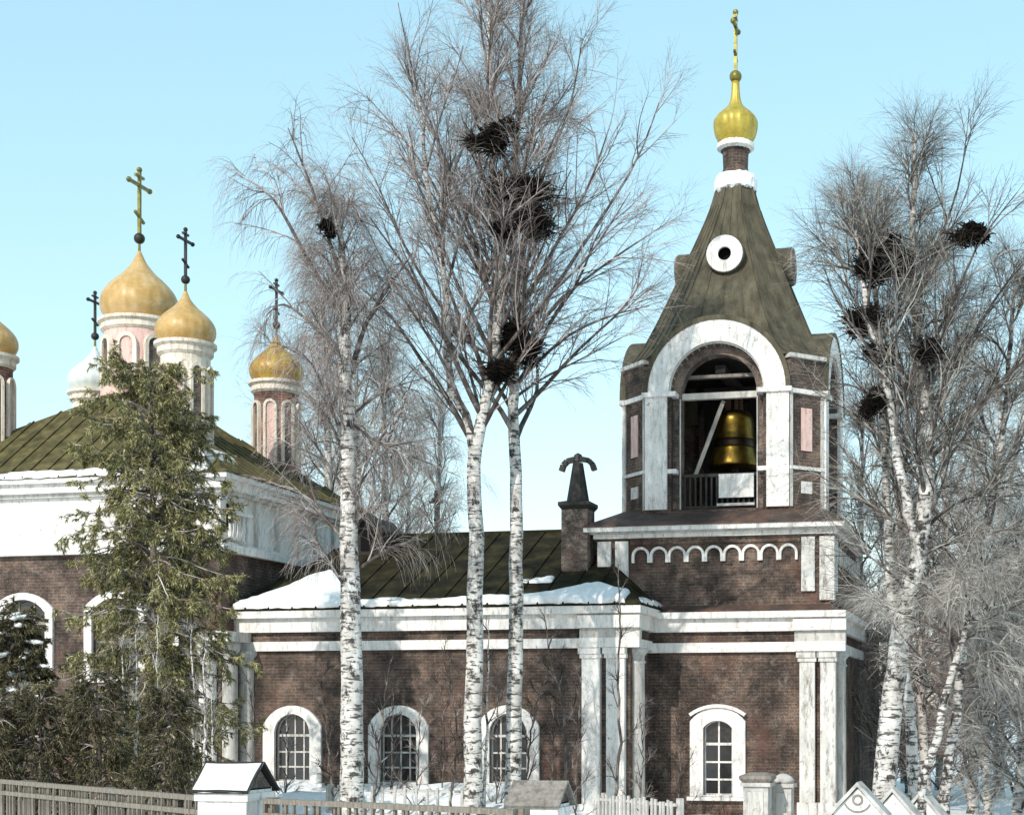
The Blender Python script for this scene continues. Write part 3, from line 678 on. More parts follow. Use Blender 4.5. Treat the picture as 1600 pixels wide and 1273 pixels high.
def grow(rng, P, R, m, t0, t1, L, ang, up, droop, k, rs, jit=.25, taper=.35, lend=.55, ref=0):
    """children of parent curves P (n,kp,3): m each, returned as (n*m,k,3), (n*m,k)"""
    n, kp, _ = P.shape; t = rng.uniform(t0, t1, (n, m)); x = t * (kp - 1); i = np.minimum(x.astype(int), kp - 2); f = (x - i)[..., None]
    ii = np.arange(n)[:, None]; A, B = P[ii, i], P[ii, i + 1]; pos = A * (1 - f) + B * f; tan = B - A; tan /= np.linalg.norm(tan, axis=2, keepdims=True) + 1e-9
    rp = R[ii, i] * (1 - f[..., 0]) + R[ii, i + 1] * f[..., 0]
    rnd = rng.normal(size=(n, m, 3)); perp = rnd - tan * (rnd * tan).sum(2, keepdims=True); perp /= np.linalg.norm(perp, axis=2, keepdims=True) + 1e-9
    a = rng.normal(ang, .16, (n, m, 1)); d = tan * np.cos(a) + perp * np.sin(a) + np.array([0, 0, up]); d /= np.linalg.norm(d, axis=2, keepdims=True)
    ln = L * rng.uniform(.6, 1.25, (n, m)) * (1 - lend * (t - t0) / max(1e-6, t1 - t0)); step = (ln / (k - 1))[..., None]
    if ref: pl = np.linalg.norm(np.diff(P, axis=1), axis=2).sum(1); q_ = np.clip(pl / ref, .35, 1.2)[:, None]; ln = ln * q_; step = step * q_[..., None]
    pts = [pos]; cur = pos; dd = d
    for q in range(k - 1):
        dd = dd + np.array([0, 0, -droop]) * step * 1.0 + rng.normal(size=(n, m, 3)) * jit * .35
        dd /= np.linalg.norm(dd, axis=2, keepdims=True); cur = cur + dd * step; pts.append(cur)
    C = np.stack(pts, 2).reshape(n * m, k, 3)
    r0 = np.minimum(rs, rp * .7).reshape(n * m, 1); return C, r0 * np.linspace(1, taper, k)[None, :]
def birch(name, label, trunks, limbs, seed, n_proc=26, h0=.36, L=5.0, elev=50, m2=9, m3=8, m4=4, l2=2.2, l3=1.15, l4=.55, k4=3, droop=(.06, .25, .7), tw='twig',
          bark_m='birch_bark', group=None, rt=(.019, .0085, .0046), lean=0, cat='tree', shape=None, tip=.03):
    """trunks: [(points xyz, base radius)], limbs: [(points xyz, radius)]; the rest grows from them"""
    rng = np.random.default_rng(seed); org = np.array(trunks[0][0][0]); org = np.array([org[0], org[1], 0.])
    root = thing(name, tuple(org), label, cat, group)
    par, prad = [], []
    for q, (tp, r0) in enumerate(trunks):
        C = smooth_curve(tp, 30); C[1:-1, :2] += rng.normal(0, .018, (28, 2)); f = np.linspace(0, 1, 30); Rr = r0 * (1 - f) ** .85 * .93 + tip; Rr[0] *= 1.25; Rr[1] *= 1.08
        tubes('trunk', [(C[None], Rr[None], 12)], bark_m, root, org)
        seglen = np.linalg.norm(np.diff(C, axis=0), axis=1).sum()
        nn = int(n_proc * (1 if q == 0 else .4)); az = rng.uniform(0, 6.28)
        for j in range(nn):
            t = h0 + (1 - h0) * ((j + rng.uniform(0, .7)) / nn) ** .9 * .97; x = t * 29; i = min(int(x), 28); p = C[i] * (1 - x + i) + C[i + 1] * (x - i); az += 2.4 + rng.uniform(-.4, .4)
            fr = (t - h0) / (1 - h0); ll = L * (shape(fr) if shape else (1 - .62 * fr)) * rng.uniform(.65, 1.15); el = math.radians(elev + 14 * fr + rng.normal(0, 7))
            d = np.array([math.cos(az) * math.cos(el) + lean, math.sin(az) * math.cos(el), math.sin(el)]); K = 7; pts = [p]; cur = p.copy()
            for _ in range(K - 1):
                d = d + rng.normal(0, .09, 3) + np.array([0, 0, .02]); d /= np.linalg.norm(d); cur = cur + d * ll / (K - 1); pts.append(cur)
            C2 = np.array(pts); rb = min(.09, .42 * Rr[i] + .01, .013 * ll + .012)
            par.append(smooth_curve(C2, 9)); prad.append(rb * np.linspace(1, .22, 9))
    for lp, r0 in limbs:
        C = smooth_curve(lp, 9); par.append(C); prad.append(r0 * np.linspace(1, .2, 9))
    P, R = np.array(par), np.array(prad)
    for a in range(len(P)): tubes('branch', [(P[a:a + 1], R[a:a + 1], 6)], 'limb', root, org)
    P2, R2 = grow(rng, P, R, m2, .12, 1., l2, .5, .14, droop[0], 6, rt[0], lend=.5, ref=L * .8)
    P3, R3 = grow(rng, P2, R2, m3, .1, 1., l3, .55, .05, droop[1], 4, rt[1], lend=.45)
    P4, R4 = grow(rng, P3, R3, m4, .1, 1., l4, .55, -.05, droop[2], k4, rt[2], taper=.5)
    cr = tubes('crown', [(P2, R2, 4), (P3, R3, 3), (P4, R4, 3)], tw, root, org); cr['kind'] = 'stuff'
    return root
def px(Y, *uv):
    """curve through sight points; each entry (u, v) or (u, v, dy)"""
    return [spot(q[0], q[1], Y + (q[2] if len(q) > 2 else 0)) for q in uv]
def rooted(P):
    p = P[0].copy(); p[2] = float(ground_z(p[0], p[1])) - .15; return [p] + list(P)

# left birch
birch('birch_tree', 'tall white-barked birch standing before the left half of the refectory', [(rooted(px(33, (550, 1200), (548, 1000), (546, 850), (546, 700), (538, 560), (540, 480), (534, 400), (524, 310))), .29)],
      [(px(33, (545, 700), (505, 610, -.4), (485, 565, -.8), (430, 535, -1.2)), .055), (px(33, (543, 600), (570, 510, .4), (600, 460, .6), (645, 395, .8)), .07),
       (px(33, (535, 500), (470, 385, .3), (440, 330, .4), (415, 300, .5), (395, 305, .5)), .055), (px(33, (548, 660), (590, 690, -.5), (650, 715, -.8), (720, 745, -1)), .04),
       (px(33, (535, 560), (480, 500, .8), (440, 475, 1.3), (415, 495, 1.6)), .05), (px(33, (540, 460), (500, 330, -.5), (470, 250, -.8), (450, 200, -.9)), .05)],
      11, n_proc=30, h0=.30, L=2.7, elev=48, droop=(.35, 1.5, 3.0), l2=1.5, l3=1.1, l4=.75, m4=4, k4=3, rt=(.019, .008, .005))
# central pair
tA = rooted(px(36, (738, 1200), (742, 1000), (744, 850), (740, 740), (752, 660), (772, 560, .2), (780, 440, .3), (772, 300, .2), (765, 150), (760, -60)))
tA2 = px(36, (742, 720), (728, 650, -.1), (704, 600, -.3), (698, 490, -.5), (690, 400, -.6), (668, 290, -.8), (655, 150, -1))
birch('birch_tree', 'forked birch with two leaders in the middle, tops beyond the picture', [(tA, .235), (tA2, .1)],
      [(px(36, (770, 470), (710, 350, .5), (645, 235, .8), (572, 150, 1)), .06), (px(36, (765, 440), (700, 260, -.8), (650, 130, -1), (622, 5, -1.2)), .05),
       (px(36, (745, 690), (690, 560, -1), (620, 450, -1.5), (570, 350, -2)), .05), (px(36, (778, 560), (850, 470, -.8), (920, 400, -1.2), (985, 300, -1.5)), .05)],
      12, n_proc=32, h0=.42, L=5.4, elev=55, droop=(.03, .22, 1.0))
tB = rooted(px(37.5, (800, 1210), (806, 1000), (806, 850), (803, 700), (803, 600), (806, 450), (802, 300), (812, 120), (820, -80)))
birch('birch_tree', 'straight slender birch just right of the forked one, holding dark nests', [(tB, .215)],
      [(px(37.5, (806, 600), (880, 530, -.5), (950, 495, -.8), (1015, 478, -1)), .05), (px(37.5, (808, 560), (870, 475, .5), (950, 410, .8), (1040, 350, 1)), .06),
       (px(37.5, (806, 500), (870, 380, -.6), (920, 290, -1), (955, 190, -1.2)), .06), (px(37.5, (806, 620), (850, 590, .6), (910, 560, 1), (985, 520, 1.3)), .045),
       (px(37.5, (804, 420), (850, 270, .5), (890, 170, .8), (910, 60, 1)), .06), (px(37.5, (806, 540), (900, 400, .9), (990, 260, 1.3), (1030, 160, 1.7)), .06)],
      13, n_proc=32, h0=.44, L=5.6, elev=53, droop=(.03, .22, 1.0))
# right-hand clump
tC = rooted(px(34, (1383, 1225), (1395, 1080), (1405, 1000), (1420, 930), (1438, 840), (1447, 760), (1450, 690), (1443, 600), (1432, 510), (1425, 430), (1428, 320), (1431, 205)))
tC2 = px(34, (1436, 850), (1418, 790, -.2), (1404, 720, -.4), (1385, 600, -.6), (1358, 490, -.7), (1345, 420, -.8), (1338, 360, -.8))
birch('birch_tree', 'thick white birch leaning beside the bell tower at the right', [(tC, .265), (tC2, .10)],
      [(px(34, (1442, 830), (1480, 795, .4), (1530, 770, .6), (1610, 735, .8)), .05), (px(34, (1448, 720), (1500, 670, -.5), (1560, 600, -.9), (1620, 545, -1.2)), .06),
       (px(34, (1446, 650), (1500, 560, .5), (1560, 460, .9), (1610, 400, 1.1)), .06), (px(34, (1440, 570), (1490, 470, -.4), (1530, 380, -.6), (1590, 300, -.8)), .05),
       (px(34, (1430, 460), (1470, 370, .4), (1500, 280, .6), (1515, 170, .7)), .045), (px(34, (1446, 760), (1390, 700, .8), (1330, 640, 1.2), (1285, 600, 1.5)), .04),
       (px(34, (1425, 930), (1385, 890, -.5), (1345, 860, -.8), (1305, 840, -1)), .035), (px(34, (1415, 960), (1370, 940, .3), (1330, 915, .5), (1300, 905, .6)), .03),
       (px(34, (1435, 870), (1480, 850, -.8), (1540, 835, -1.2), (1620, 815, -1.5)), .045), (px(34, (1450, 690), (1520, 640, 1), (1580, 590, 1.5), (1640, 560, 2)), .05)],
      14, n_proc=32, h0=.38, L=3.7, elev=46, droop=(.05, .3, 1.1), l2=1.7, tw='twig_pale', shape=lambda f: 1.05 - .85 * f)
tD = rooted(px(35.5, (1428, 1225), (1420, 1100), (1395, 950), (1388, 850), (1384, 720), (1378, 600), (1370, 470), (1352, 390), (1342, 310)))
birch('birch_tree', 'thin birch stem rising behind the thick leaning one by the tower', [(tD, .13)], [], 15, n_proc=20, h0=.42, L=2.6, elev=50, m2=8, m3=8, m4=5, l2=1.5, l3=.8, tw='twig_pale')
tE = rooted(px(33, (1440, 1235), (1465, 1150), (1485, 1060), (1503, 1000), (1530, 960), (1575, 935), (1630, 930)))
birch('birch_tree', 'short bent birch arching out to the right edge near the ground', [(tE, .085)],
      [(px(33, (1500, 1005), (1540, 985, .3), (1580, 1010, .5), (1600, 1060, .6)), .03), (px(33, (1490, 1040), (1480, 960, -.4), (1500, 880, -.6), (1545, 820, -.8)), .03)], 16, n_proc=14, h0=.4, L=2.4, elev=25, bark_m='birch_bark_rough', droop=(.6, 1.2, 1.8), m2=9, m3=8, m4=6, l2=1.3, l3=.8, k4=3, tw='twig_grey')
tF = rooted(px(36, (1478, 1235), (1490, 1150), (1500, 1050), (1520, 930), (1545, 800), (1570, 650), (1580, 520), (1590, 420)))
birch('birch_tree', 'dark-stemmed birch at the right edge behind the bent one', [(tF, .12)], [], 17, n_proc=24, h0=.3, L=3.4, elev=38, droop=(.15, .5, 1.0), m2=9, m3=8, m4=5, l2=1.7, l3=.9, tw='twig_pale', bark_m='birch_bark_rough')

# more distant trees behind the buildings
def bg_proto(seed, H, L, tw, h0, droop):
    return birch('background_tree', 'x', [([np.array((0, 0, -.2)), np.array((.2, 0, H * .5)), np.array((0, 0, H))], .11 + .006 * H)], [], seed, n_proc=26, h0=h0, L=L, elev=46, m2=9, m3=7, m4=4, l2=L * .5, l3=.9, l4=.45, droop=droop, tw=tw, group='bare trees behind the church', rt=(.028, .014, .008))
protos = [bg_proto(40, 14, 3.6, 'twig_grey', .2, (.1, .4, 1.0)), bg_proto(41, 14, 4.2, 'twig_grey', .15, (.2, .8, 1.6)), bg_proto(42, 8, 3.0, 'twig', .06, (.1, .4, 1.0)), bg_proto(43, 8, 3.0, 'twig_grey', .06, (.5, 1.2, 2.0))]
used = set()
bgl = [(0, 505, 440, 57, 'hazy grey birch directly behind the gap between church and refectory'), (1, 600, 520, 61, 'grey birch crown seen over the left end of the refectory ridge'), (0, 690, 610, 66, 'small grey birch showing over the middle of the refectory ridge'),
       (1, 450, 560, 60, 'grey birch crown behind the reddish rear dome'), (1, 555, 560, 70, 'far grey birch between the left birch and the refectory dormer'), (0, 640, 690, 74, 'farthest small birch behind the refectory ridge cross'),
       (0, 1350, 620, 60, 'grey birch close behind the right side of the bell tower'), (1, 1470, 520, 63, 'tall grey birch far behind the right-hand clump'), (0, 1560, 580, 58, 'grey birch in the background at the right edge'), (1, 1415, 640, 70, 'far grey birch between the tower and the leaning birch'), (0, 1520, 690, 72, 'far grey birch behind the dark-stemmed one'), (1, 1610, 660, 64, 'drooping grey birch cut by the right edge'),
       (2, 1390, 800, 52, 'low twiggy tree in shade right beside the tower base'), (2, 1450, 830, 50, 'low twiggy brown tree behind the leaning birch'), (2, 1520, 800, 49, 'low twiggy brown tree behind the bent birch'), (3, 1590, 800, 44, 'pale weeping tree filling the lower right corner'), (3, 1640, 900, 42, 'pale weeping bush at the bottom right edge'), (3, 1545, 900, 47, 'pale weeping bush left of the weeping tree'),
       (2, 1480, 930, 56, 'low brown thicket tree far behind the bent birch'), (2, 1600, 880, 58, 'low brown thicket tree far behind the weeping tree'), (3, 1420, 960, 60, 'low grey thicket tree behind the gravestones')]
for i, (k, u, v, Y, lab) in enumerate(bgl):
    top = spot(u, v, Y); Hh = (14, 14, 8, 8)[k]; o = protos[k] if k not in used else copy_tree(protos[k]); used.add(k)
    o.location = (top[0], top[1], 0); q = top[2] / Hh; o.scale = (.35 + .65 * q, .35 + .65 * q, q); o.rotation_euler.z = i * 1.7; o['label'] = lab

# thin bare saplings in front of the walls
def sapling(lab, pts, r, seed, Y, tw='twig_dark', n=9, L=1.0, group=None, bark_m='limb', h0=.25):
    birch('sapling', lab, [(rooted(px(Y, *pts)), r)], [], seed, n_proc=n, h0=h0, L=L, elev=48, m2=5, m3=4, m4=2, l2=.5, l3=.3, l4=.2, tw=tw, bark_m=bark_m, rt=(.012, .007, .005), droop=(.1, .3, .5), tip=.008, group=group)
sapling('dark forked sapling against the refectory wall beside the corner columns', [(884, 1245), (884, 1160), (878, 1090), (862, 1040), (850, 960)], .055, 61, 40, n=10, L=1.7)
sapling('dark straight sapling in front of the refectory corner columns', [(962, 1250), (968, 1150), (966, 1050), (968, 950), (966, 880)], .05, 62, 38, n=8, L=.8)
sapling('slim white sapling close beside the forked birch', [(755, 1250), (760, 1150), (762, 1050), (764, 960)], .05, 63, 36.5, n=7, L=.9, bark_m='birch_bark')
sapling('brown sapling between the second window and the forked birch', [(705, 1250), (712, 1180), (708, 1100), (690, 1010)], .035, 64, 39, n=9, L=1.4)
sapling('brushy sapling at the foot of the left birch', [(585, 1250), (592, 1170), (600, 1100), (610, 1030)], .03, 65, 36, n=12, L=1.2)
sapling('brushy sapling under the first refectory window', [(520, 1250), (515, 1190), (508, 1120), (500, 1060)], .03, 66, 38, n=12, L=1.0)
sapling('brushy sapling at the foot of the straight slender birch', [(822, 1250), (826, 1180), (835, 1120), (850, 1060)], .035, 67, 38.5, n=12, L=1.1)
br_spots = [(395, 1060, 40.5), (445, 1120, 40), (610, 1075, 40.5), (650, 1100, 39.5), (690, 1050, 41), (775, 1040, 40.5), (860, 1100, 40.8), (900, 1060, 40), (1060, 1130, 42), (1000, 1100, 41)]
br_lab = ['bare brush left of the first refectory window', 'bare brush under the first refectory window', 'bare brush at the left jamb of the second window', 'bare brush under the second window', 'bare brush right of the second window', 'bare brush before the third window', 'bare brush right of the third window', 'bare brush touching the corner pilasters', 'bare brush left of the tower window', 'bare brush in the corner between refectory and tower']
for i, ((u, v, Y), lab) in enumerate(zip(br_spots, br_lab)):
    sapling(lab, [(u, 1250), (u + 4, (1250 + v) / 2), (u - 6 + 5 * (i % 4), v)], .022, 90 + i, Y, n=11, L=1.0, group='bare brush along the walls', h0=.1, tw='twig' if i % 2 else 'twig_dark')
st = [(192, 1000, .028), (212, 985, .04), (243, 960, .035), (300, 975, .045), (318, 1000, .035), (28, 1080, .03), (12, 1090, .035), (330, 1060, .028)]
lb = ['leftmost of the pale stems under the spruce', 'tall pale stem left of the spruce trunk', 'pale yellowish stem close to the spruce trunk', 'stout white stem right of the spruce trunk', 'thin white stem beside the stout one right of the spruce', 'pale stem among the dark shrubs near the left edge', 'pale stem at the very left edge by the fence', 'slender pale stem next to the snowy gate post']
for i, ((u, v, r), lab) in enumerate(zip(st, lb)):
    sapling(lab, [(u, 1240), (u + 2, (1240 + v) / 2), (u - 2 + 3 * (i % 3), v)], r, 70 + i, 31.5 + .4 * (i % 4), tw='twig_grey', n=7, L=.6, group='pale young stems under the spruce', bark_m='birch_bark', h0=.5)

# ------------------------------------------------------------------ conifers
def conifer(name, label, base, top_z, Rmax, seed, nb=90, mat='needle', dens=1.0, z0=.6, group=None, gap=.25, size=.13, cone=.75, snow=0, trunk_r=.17):
    rng = np.random.default_rng(seed); org = np.array([base[0], base[1], 0.]); zb = float(ground_z(base[0], base[1]))
    root = thing(name, tuple(org), label, 'tree', group)
    tp = smooth_curve([(base[0], base[1], zb - .1), (base[0] + .1, base[1], top_z * .5), (base[0], base[1], top_z)], 16)
    tubes('trunk', [(tp[None], (trunk_r * np.linspace(1, .12, 16))[None], 9)], 'limb', root, org)
    K = 8; par = []; az = 0.
    for j in range(nb):
        f = ((j + rng.uniform(0, 1)) / nb); z = z0 + (top_z - z0) * f ** .92; az += 2.4 + rng.normal(0, .5)
        ll = Rmax * ((1 - f) ** cone * .93 + .07) * rng.uniform(.55, 1.18)
        el = math.radians(8 + 35 * f + rng.normal(0, 8)); d = np.array([math.cos(az) * math.cos(el), math.sin(az) * math.cos(el), math.sin(el)]); cur = np.array([base[0], base[1], z]); pts = [cur]
        for q in range(K - 1):
            d = d + np.array([0, 0, -.20 if q < 4 else .08]) + rng.normal(0, .07, 3); d /= np.linalg.norm(d); cur = cur + d * ll / (K - 1); pts.append(cur)
        par.append(pts)
    P = np.array(par); R = np.full((nb, 1), .028) * np.linspace(1, .25, K)[None]
    P2, R2 = grow(rng, P, R, int(10 * dens), .05, 1., .62, .75, -.1, 1.7, 5, .010, lend=.5)
    P3, R3 = grow(rng, P2, R2, 4, .2, 1., .28, .6, -.1, 1.2, 3, .006)
    tubes('boughs', [(P, R, 5), (P2, R2, 3)], 'twig', root, org)['kind'] = 'stuff'
    # needle tufts along the fine shoots
    def tufts(C, m, s):
        n, k, _ = C.shape; t = rng.uniform(.15, 1, (n, m)) * (k - 1); i = np.minimum(t.astype(int), k - 2); f = (t - i)[..., None]; ii = np.arange(n)[:, None]
        A, B = C[ii, i], C[ii, i + 1]; p = (A * (1 - f) + B * f).reshape(-1, 3); tn = (B - A).reshape(-1, 3); tn /= np.linalg.norm(tn, axis=1, keepdims=True) + 1e-9
        d = tn * .6 + rng.normal(0, .55, p.shape) + np.array([0, 0, -.5]); d /= np.linalg.norm(d, axis=1, keepdims=True)
        u = np.cross(d, rng.normal(size=p.shape)); u /= np.linalg.norm(u, axis=1, keepdims=True) + 1e-9
        l = s * rng.uniform(.6, 1.3, (len(p), 1)); w_ = l * .10
        V = np.stack([p - u * w_, p + d * l, p + u * w_], 1).reshape(-1, 3)
        return V
    keep = rng.uniform(size=len(P3)) > gap
    V = np.concatenate([tufts(P3[keep], 20, size), tufts(P2, 36, size)]) - org
    np_mesh('needles', V, np.arange(len(V)).reshape(-1, 3), mat, root, smooth=False, tri=True)['kind'] = 'stuff'
    if snow:
        bm = bmesh.new(); bmesh.ops.create_icosphere(bm, subdivisions=2, radius=1); sv = np.array([q.co[:] for q in bm.verts]); sf = [[q.index for q in f.verts] for f in bm.faces]; bm.free()
        m = MB()
        for a in rng.permutation(len(P))[:int(len(P) * snow)]:
            for q in range(5):
                k_ = rng.integers(2, 7); d = P[a][k_ + 1] - P[a][k_]; d /= np.linalg.norm(d); u = np.cross(d, (0, 0, 1)); n_ = np.cross(u, d); rr = rng.uniform(.04, .10)
                w_ = sv * rr * (1 + .3 * np.sin(sv[:, :1] * 5 + q) * np.cos(sv[:, 1:2] * 4 + a)); c = P[a][k_] + d * rng.uniform(0, .2) - org
                m.add((c + w_[:, :1] * d * 2.2 + w_[:, 1:2] * u * 1.2 + (w_[:, 2:] * .7 + .03) * n_).tolist(), sf)
        m.build('snow', 'snow', root, True)['kind'] = 'stuff'
    return root
p = spot(235, 575, 34); conifer('spruce_tree', 'ragged olive-green spruce in front of the church corner', p, p[2], 2.7, 21, nb=150, gap=.15, cone=.30, size=.115, dens=1.25)
p = spot(290, 640, 35); conifer('spruce_tree', 'thinner spruce behind the olive-green one, half hidden', p, p[2], 1.9, 22, nb=80, gap=.3, cone=.35, size=.10, mat='needle')
birch('young_birch_tree', 'bare grey young tree mingling with the top of the ragged spruce', [(rooted(px(35.6, (275, 1200), (285, 1000), (270, 800), (262, 700), (255, 640))), .09)], [], 23, n_proc=26, h0=.42, L=2.0, elev=40, m2=8, m3=7, m4=4, l2=1.0, l3=.6, l4=.35, tw='twig_grey', droop=(.3, .8, 1.4))
for i, (u, v, Y, R, lab) in enumerate([(60, 1085, 30, 1.1, 'dark bushy young spruce by the fence, between two others'), (150, 1050, 30.5, 1.0, 'dark bushy young spruce by the fence, nearest the tall spruce'), (-10, 1095, 29.5, 1.0, 'dark bushy young spruce by the fence at the left edge'), (262, 1080, 29.5, .8, 'dark low spruce under the tall olive-green spruce')]):
    p = spot(u, v, Y); conifer('young_spruce', lab, p, p[2], R, 25 + i, nb=42, mat='needle_dark', cone=.4, gap=.5, z0=.3, group='dark young spruces by the fence', size=.095, trunk_r=.07)
p = spot(28, 960, 33); conifer('snowy_spruce', 'young spruce with boughs bent under snow at the left edge', p, p[2], .9, 33, nb=40, mat='needle_dark', cone=.4, snow=1.0, z0=2.5, trunk_r=.07)

# ------------------------------------------------------------------ rooks' nests
def nest(u, v, Y, rx, rz, lab, seed):
    """ragged heap of sticks: a few off-centre layers, flatter above, wisps hanging out"""
    rng = np.random.default_rng(seed); c = spot(u, v, Y); Ps = []
    for q in range(5):
        off = rng.normal(0, .42, 3) * np.array([rx, rx, rz]); k = rng.uniform(.45, .8); n = 170
        d = rng.normal(size=(n, 3)); d /= np.linalg.norm(d, axis=1, keepdims=True); p = off + d * np.array([rx, rx, rz]) * k * rng.uniform(0, 1, (n, 1)) ** .45
        t = np.cross(d, np.array([0, 0, 1.])) + rng.normal(0, .55, (n, 3)) * np.array([1, 1, .5]); t /= np.linalg.norm(t, axis=1, keepdims=True); l = rng.uniform(.06, .23, (n, 1)) * (rx / .45) * (1 + 1.6 * (rng.uniform(size=(n, 1)) > .93))
        Ps.append(np.stack([p - t * l, p + rng.normal(0, .02, (n, 3)), p + t * l + np.array([0, 0, -.03])], 1))
    P = np.concatenate(Ps); V, Q = tube_arrays(P, np.full((len(P), 3), .012), 3)
    ob = np_mesh('nest', V, Q, 'nest', None, smooth=False); ob.location = c; tag(ob, lab, 'nest', "rooks' nests in the birches", 'thing')
nest(768, 212, 35.0, .45, .36, 'topmost dark nest in the middle birches', 1)
nest(826, 290, 35.6, .58, .6, 'biggest dark stick nest, upper of the two touching ones in the middle', 2)
nest(816, 358, 35.6, .55, .45, 'dark stick nest right under the biggest one', 3)
nest(815, 535, 36.6, .62, .42, 'low wide dark nest in the straight slender birch', 4)
nest(790, 575, 35.6, .42, .32, 'lowest dark nest of the middle birches', 5)
nest(508, 352, 32.3, .17, .15, 'small dark nest alone in the left birch', 6)
nest(1364, 405, 33, .36, .38, 'dark nest left of the leaning birch stem, nearest the tower roof', 7)
nest(1412, 412, 33.2, .30, .28, 'dark nest close against the leaning birch stem', 8)
nest(1512, 357, 33.4, .34, .26, 'black nest standing apart at the upper right', 9)
nest(1345, 492, 33.4, .36, .26, 'dark nest level with the top of the belfry arch', 10)
nest(1374, 556, 33.6, .3, .28, 'dark nest on the thin stem behind the leaning birch', 11)
nest(1448, 552, 33.2, .32, .28, 'dark nest right of the leaning birch stem', 12)
nest(1356, 634, 33.6, .3, .36, 'lowest dark nest beside the belfry', 13)

# ------------------------------------------------------------------ fence, gate posts and graves
def fence(lab, A, B, top, spacing, _, mat='fence_wood', drop=.19, w_=.038, extra=True, bot=.35):
    A, B = Vector(A), Vector(B); L = (B - A).length; d = (B - A).normalized(); root = thing('fence', tuple(A), lab, 'fence')
    r = math.atan2(d.y, d.x); root.rotation_euler.z = r
    for z in ((top, top - drop, bot) if extra else (top - .12, bot)):
        MB().box(0, L, -.045, .045, z - .035, z + .035).build('rail', mat, root)
    n = int(L / spacing); me = None; rr = random.Random(3)
    for i in range(n + 1):
        if me is None:
            o = MB().box(-w_ / 2, w_ / 2, -.02, .02, .1, top - (.036 if extra else 0)).build('picket', mat, root); me = o
        else:
            o = me.copy(); COL.objects.link(o)
        o.location = (i * spacing, (.0 if extra else -.06), 0); o.rotation_euler = (rr.uniform(-.02, .02), rr.gauss(0, .018), rr.uniform(-.15, .15))
        o.scale.z = 1 if extra else rr.uniform(.93, 1.04)
    k = max(1, int(L / 2.6))
    for i in range(k + 1):
        MB().box(i * L / k - .07, i * L / k + .07, .05, .18, -.3, top + .04).build('post', mat, root)
    return root
fence('weathered grey wooden picket fence at the lower left, running to the snowy post', (-19.2, 24.6, 0), (-10.85, 18.9, 0), 1.9, .155, 0)
fence('weathered grey wooden fence along the bottom, right of the snowy post', (-9.75, 18.55, 0), (-5.75, 16.95, 0), 1.9, .155, 0)
def gate_post(lab, c, w_, zt, rise, rz, snowcap, cap_mat):
    root = thing('gate_post', (c[0], c[1], 0), lab, 'post', 'gabled fence posts', rz)
    h = w_ / 2; ze = zt - rise; o = h + .07
    MB().box(-h, h, -h, h, -.2, ze + .02).build('shaft', 'white', root)
    MB().box(-h - .035, h + .035, -h - .035, h + .035, ze - .14, ze - .04).build('moulding', 'white', root)
    gb = MB(); gb.add([(x, y, z) for x in (-h, h) for y, z in ((-h, ze), (h, ze), (0, zt - .06))], [(0, 1, 2), (3, 5, 4), (0, 3, 4, 1), (1, 4, 5, 2), (0, 2, 5, 3)]); gb.build('gable', 'brick_grey', root)
    for s in (-1, 1):
        MB().plate([(-o, s * o, ze - .04), (o, s * o, ze - .04), (o, 0, zt), (-o, 0, zt)][::s * -1 or 1], .04).build('cap_board', cap_mat, root)
        if snowcap: tag(snow_patch('snow', (-o, s * o, ze - .04), (1, 0, 0), (0, -s * o, zt - ze + .04), [(0, 0), (2 * o, 0), (2 * o, o * 1.33), (0, o * 1.33)], .07, root, 3 + s, .15), kind='stuff')
    return root
gate_post('white gate post with a thick snow cap at the lower left', (-10.28, 18.72), .70, 2.38, .34, 0, True, 'dark_wood')
gate_post('gate post with a bare grey gabled cap, bottom middle', tuple(spot(845, 1240, 18.6)[:2]), .58, 2.17, .26, 0, False, 'grey_wood')
fence('low white picket grave railing under the refectory windows', (-18.7, 39.2, 0), (-14.2, 39.0, 0), 1.12, .33, 0, 'stone', extra=False, w_=.07)
fence('low pale picket railing at the foot of the bell tower', (-10.7, 38.4, 0), (-8.2, 36.2, 0), 1.0, .17, 0, 'stone', extra=False, w_=.08)
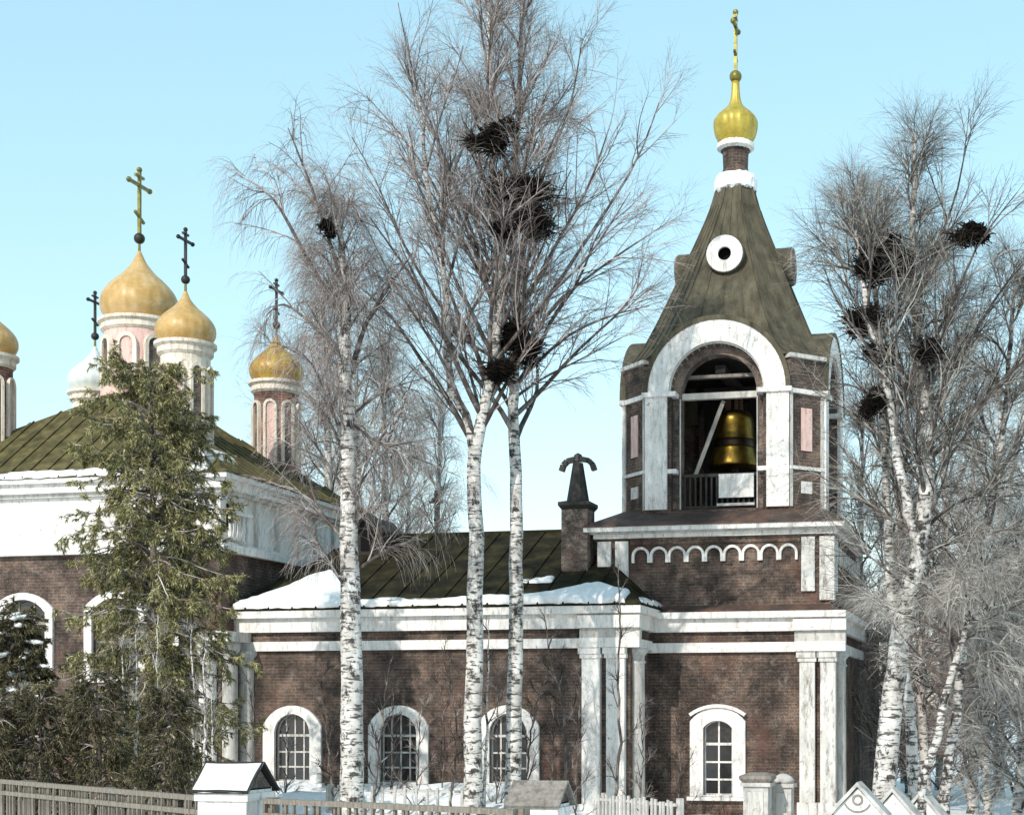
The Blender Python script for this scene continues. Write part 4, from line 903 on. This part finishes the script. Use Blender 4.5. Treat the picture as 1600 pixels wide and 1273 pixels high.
def tomb(lab, u, v, Y, w_, kind):
    c = spot(u, v, Y); zt = c[2]; root = thing('grave_pillar', (c[0], c[1], 0), lab, 'gravestone', 'white grave pillars'); h = w_ / 2
    MB().box(-h, h, -h, h, -.2, zt - .36).build('shaft', 'stone', root); MB().box(-h - .07, h + .07, -h - .07, h + .07, zt - .36, zt - .26).build('moulding', 'stone', root)
    MB().box(-h * .62, h * .62, -h - .03, -h + .01, .3, zt - .5).build('panel', 'old_white', root)
    if kind: MB().lathe([(h + .02, zt - .26), (h + .05, zt - .16), (h * .8, zt - .06), (h * .3, zt)], 20).build('cap', 'stone', root, True)
    else: MB().lathe([((h + .02) * 1.414, zt - .26), ((h + .1) * 1.414, zt - .16), ((h + .1) * 1.414, zt - .08), (h * .9, zt)], 4, (0, 0), PI / 4).build('cap', 'grey_wood', root)
tomb('square white grave pillar with a grey slab cap below the tower window', 1184, 1206, 40, .66, 0)
tomb('white grave pillar with a rounded cap right of the slab-capped one', 1224, 1208, 41, .5, 1)
def gabled(lab, u, v, Y, w_, hgt, L, rz, deco=True, mat='white'):
    c = spot(u, v, Y); zt = c[2]; root = thing('gabled_gravestone', (c[0], c[1], 0), lab, 'gravestone', 'gabled white grave roofs', rz); h = w_ / 2; ze = zt - hgt
    MB().prism([(-h, -.2), (h, -.2), (h, ze), (0, zt - .04), (-h, ze)], 0, L).build('body', mat, root)
    o = h + .1; k = hgt / h
    for s in (-1, 1):
        MB().add([(s * o, -.08, ze - .1 * k), (0, -.08, zt + .0), (0, -.08, zt + .09), (s * (o + .03), -.08, ze - .1 * k + .08)] + [(s * o, L + .05, ze - .1 * k), (0, L + .05, zt + .0), (0, L + .05, zt + .09), (s * (o + .03), L + .05, ze - .1 * k + .08)],
                 [(0, 1, 2, 3), (7, 6, 5, 4), (0, 4, 5, 1), (1, 5, 6, 2), (2, 6, 7, 3), (3, 7, 4, 0)]).build('roof_slab', 'stone', root)
    if deco:
        MB().ring(0, zt - hgt * .50, .07, .11, -.03, .01, 0, 2 * PI, 16).build('ornament', 'grey_wood', root)
        MB().ring(0, zt - hgt * .42, .26, .29, -.03, .01, PI * 1.15, PI * 1.85, 12).build('ornament', 'grey_wood', root)
        MB().box(-h * .7, h * .7, -.03, .01, ze - .1, ze - .04).build('ornament', 'grey_wood', root)
gabled('white gabled gravestone with a carved roundel, lower right', 1340, 1228, 30, .95, .52, .45, -.05)
gabled('white gabled gravestone half hidden behind the carved one', 1395, 1236, 31.5, .95, .55, .4, -.15, False)
gabled('white gabled gravestone rightmost of the three, under the bent birch', 1440, 1240, 33, 1.0, .6, .4, -.2, False)
